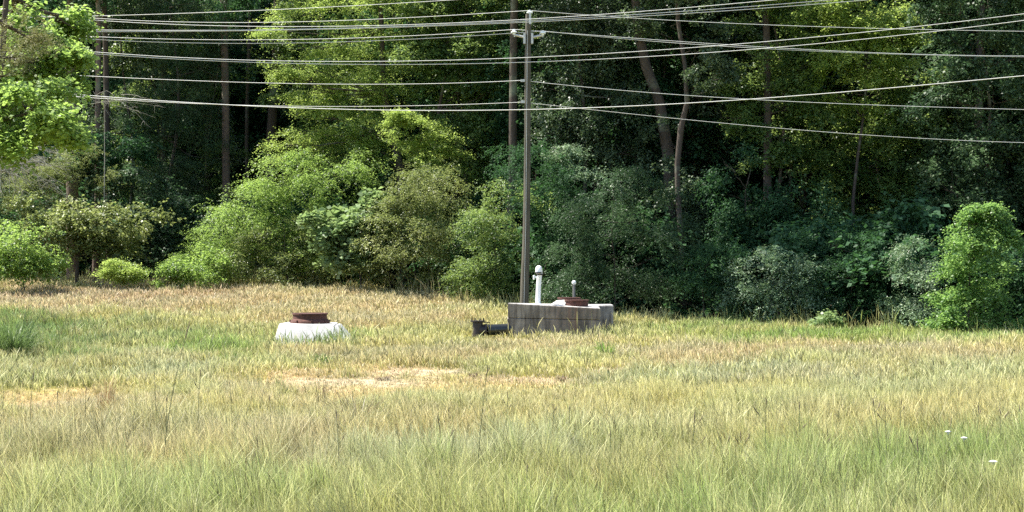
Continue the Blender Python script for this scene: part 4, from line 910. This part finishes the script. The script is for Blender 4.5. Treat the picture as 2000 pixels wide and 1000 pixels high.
def meadow():
    bands = [(15.5, 24, 2600, .0034), (24, 36, 1400, .005), (36, 52, 420, .010), (52, 70, 240, .014), (70, 93, 160, .020)]
    X, Y_, Wd = [], [], []
    ex = rng.uniform(-30, 24, 5200); ey_ = edge_y(ex) + rng.normal(-.3, .45, len(ex)); keep = rng.random(len(ex)) < (.35 + .65 * (np.sin(ex * 1.7) * np.sin(ex * .53 + 1) > .05)); ex, ey_ = ex[keep], ey_[keep]
    vx_ = rng.uniform(vx0 - 2.2, vx1 + 1.2, 60); vy_ = np.where(rng.random(60) < .5, rng.uniform(59.0, 59.8, 60), rng.uniform(62.6, 63.0, 60))
    EXT = len(ex) + 60; X.append(np.concatenate([ex, vx_])); Y_.append(np.concatenate([ey_, vy_])); Wd.append(np.full(EXT, .014))
    for y0, y1, dn, w in bands:
        wx = lambda y: .33 * y + 5.0
        n = int(dn * (y1 - y0) * 2 * wx((y0 + y1) / 2))
        y = rng.uniform(y0, y1, int(n * 1.15)); x = rng.uniform(-1, 1, len(y)) * wx(y1)
        k = (abs(x) < wx(y)) & (y < edge_y(x) + .8); x, y = x[k], y[k]
        # tufts: pull blades toward random centres
        tcx = np.round(x / .22 + np.sin(np.round(y / .2) * 12.9) * .5) * .22; tcy = np.round(y / .2) * .2
        pull = rng.random(len(x)) < .55
        jx = tcx + np.sin(tcx * 91.7 + tcy * 37.3) * .09 + rng.normal(size=len(x)) * .04; jy = tcy + np.sin(tcx * 51.1 + tcy * 77.7) * .09 + rng.normal(size=len(x)) * .04
        x = np.where(pull, jx, x); y = np.where(pull, jy, y)
        X.append(x); Y_.append(y); Wd.append(np.full(len(x), w))
    x = np.concatenate(X); y = np.concatenate(Y_); wd = np.concatenate(Wd); tall = np.arange(len(x)) < EXT
    # nothing grows through the concrete
    k = ~((y > 59.9) & (y < 62.5) & (x > vx0 - .02) & (x < vx1 + .02)) & ~((y > 63.1) & (y < 65.3) & (x > a0) & (x < a1)) & ~((y > SY - .75) & (y < SY + 1.3) & (x > xa - .1) & (x < S(690, 0)[0]))
    x, y, wd, tall = x[k], y[k], wd[k], tall[k]; n = len(x)
    c, hf, z = zone(x, y); gr = smooth((c[:, 1] / c[:, 0] - 1.05) / .35)[:, None]
    seed = (rng.random(n) < .42) | (tall & (rng.random(n) < .7))
    h = np.where(seed, rng.normal(.52, .09, n), rng.normal(.34, .10, n)).clip(.08, .8) * hf
    ed = smooth((y - edge_y(x) + 2.2) / 2.0); h = h * (1 + .55 * ed * rng.random(n) ** 2)
    h = h * (1.02 - .42 * smooth((y - 17) / 20))
    h = np.where(tall, rng.uniform(.3, .95, n), np.maximum(h, .05))
    lean = np.where(seed, rng.uniform(.06, .55, n), rng.uniform(.02, .45, n) ** 1.0)
    dr = rng.uniform(0, 6.283, n) * .75 + .3
    prof = np.where(seed[:, None], np.array([.45, .36, 1.75, .3]), np.array([1.0, .9, .6, .05]))
    v = rng.normal(1.05, .5, (n, 1)).clip(.22, 2.1); g = np.array(COL['green'])
    tid = np.sin(np.round(x / .25) * 127.1 + np.round(y / .25) * 311.7) * 43758.5; tid = tid - np.floor(tid)
    cl = np.sin(x * 3.1 + 2 * np.sin(y * 1.9)) * np.sin(y * 2.7 + 1.5 * np.sin(x * 2.3)); h = h * (.68 + .6 * tid) * (1 + .28 * cl); pg = .27 + .10 * smooth((26 - y) / 6) + .25 * (tid - .5)
    isg = rng.random(n) < pg; greenb = np.where(isg, rng.uniform(.55, 1, n), rng.uniform(0, .25, n))[:, None]
    g = g * np.where(y < 24, 1.25, 1)[:, None]
    colb = (c * (1 - greenb) + g * greenb) * v * .5  # blade bases darkened, shade between the blades put into the colour
    pale = np.array((.80, .70, .46))
    pm = np.where(seed, rng.uniform(.45, 1.0, n), rng.uniform(0, .3, n))[:, None] * (1 - .6 * gr)
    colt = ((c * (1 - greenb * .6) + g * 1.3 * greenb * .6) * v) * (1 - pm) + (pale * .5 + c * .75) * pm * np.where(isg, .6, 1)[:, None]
    # tall seeding grass along the wood edge and round the vaults
    dk = (rng.random((n, 1)) < np.where(y < 30, .14, .08)[:, None]) & (~tall[:, None]); colt = np.where(dk, np.array((.13, .11, .05)), colt); colb = np.where(dk, np.array((.09, .10, .04)), colb)  # dark brownish stems, extra ones near the camera standing in for shaded gaps
    colb = colb.clip(.01, .85); colt = colt.clip(.01, .85)
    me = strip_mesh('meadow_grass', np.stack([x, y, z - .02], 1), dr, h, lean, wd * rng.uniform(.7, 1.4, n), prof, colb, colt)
    tag(link('meadow_grass', me, gm), 'knee high meadow grass with pale seed heads covering the whole field', 'grass', kind='stuff')
    print('BLADES', n)
meadow()
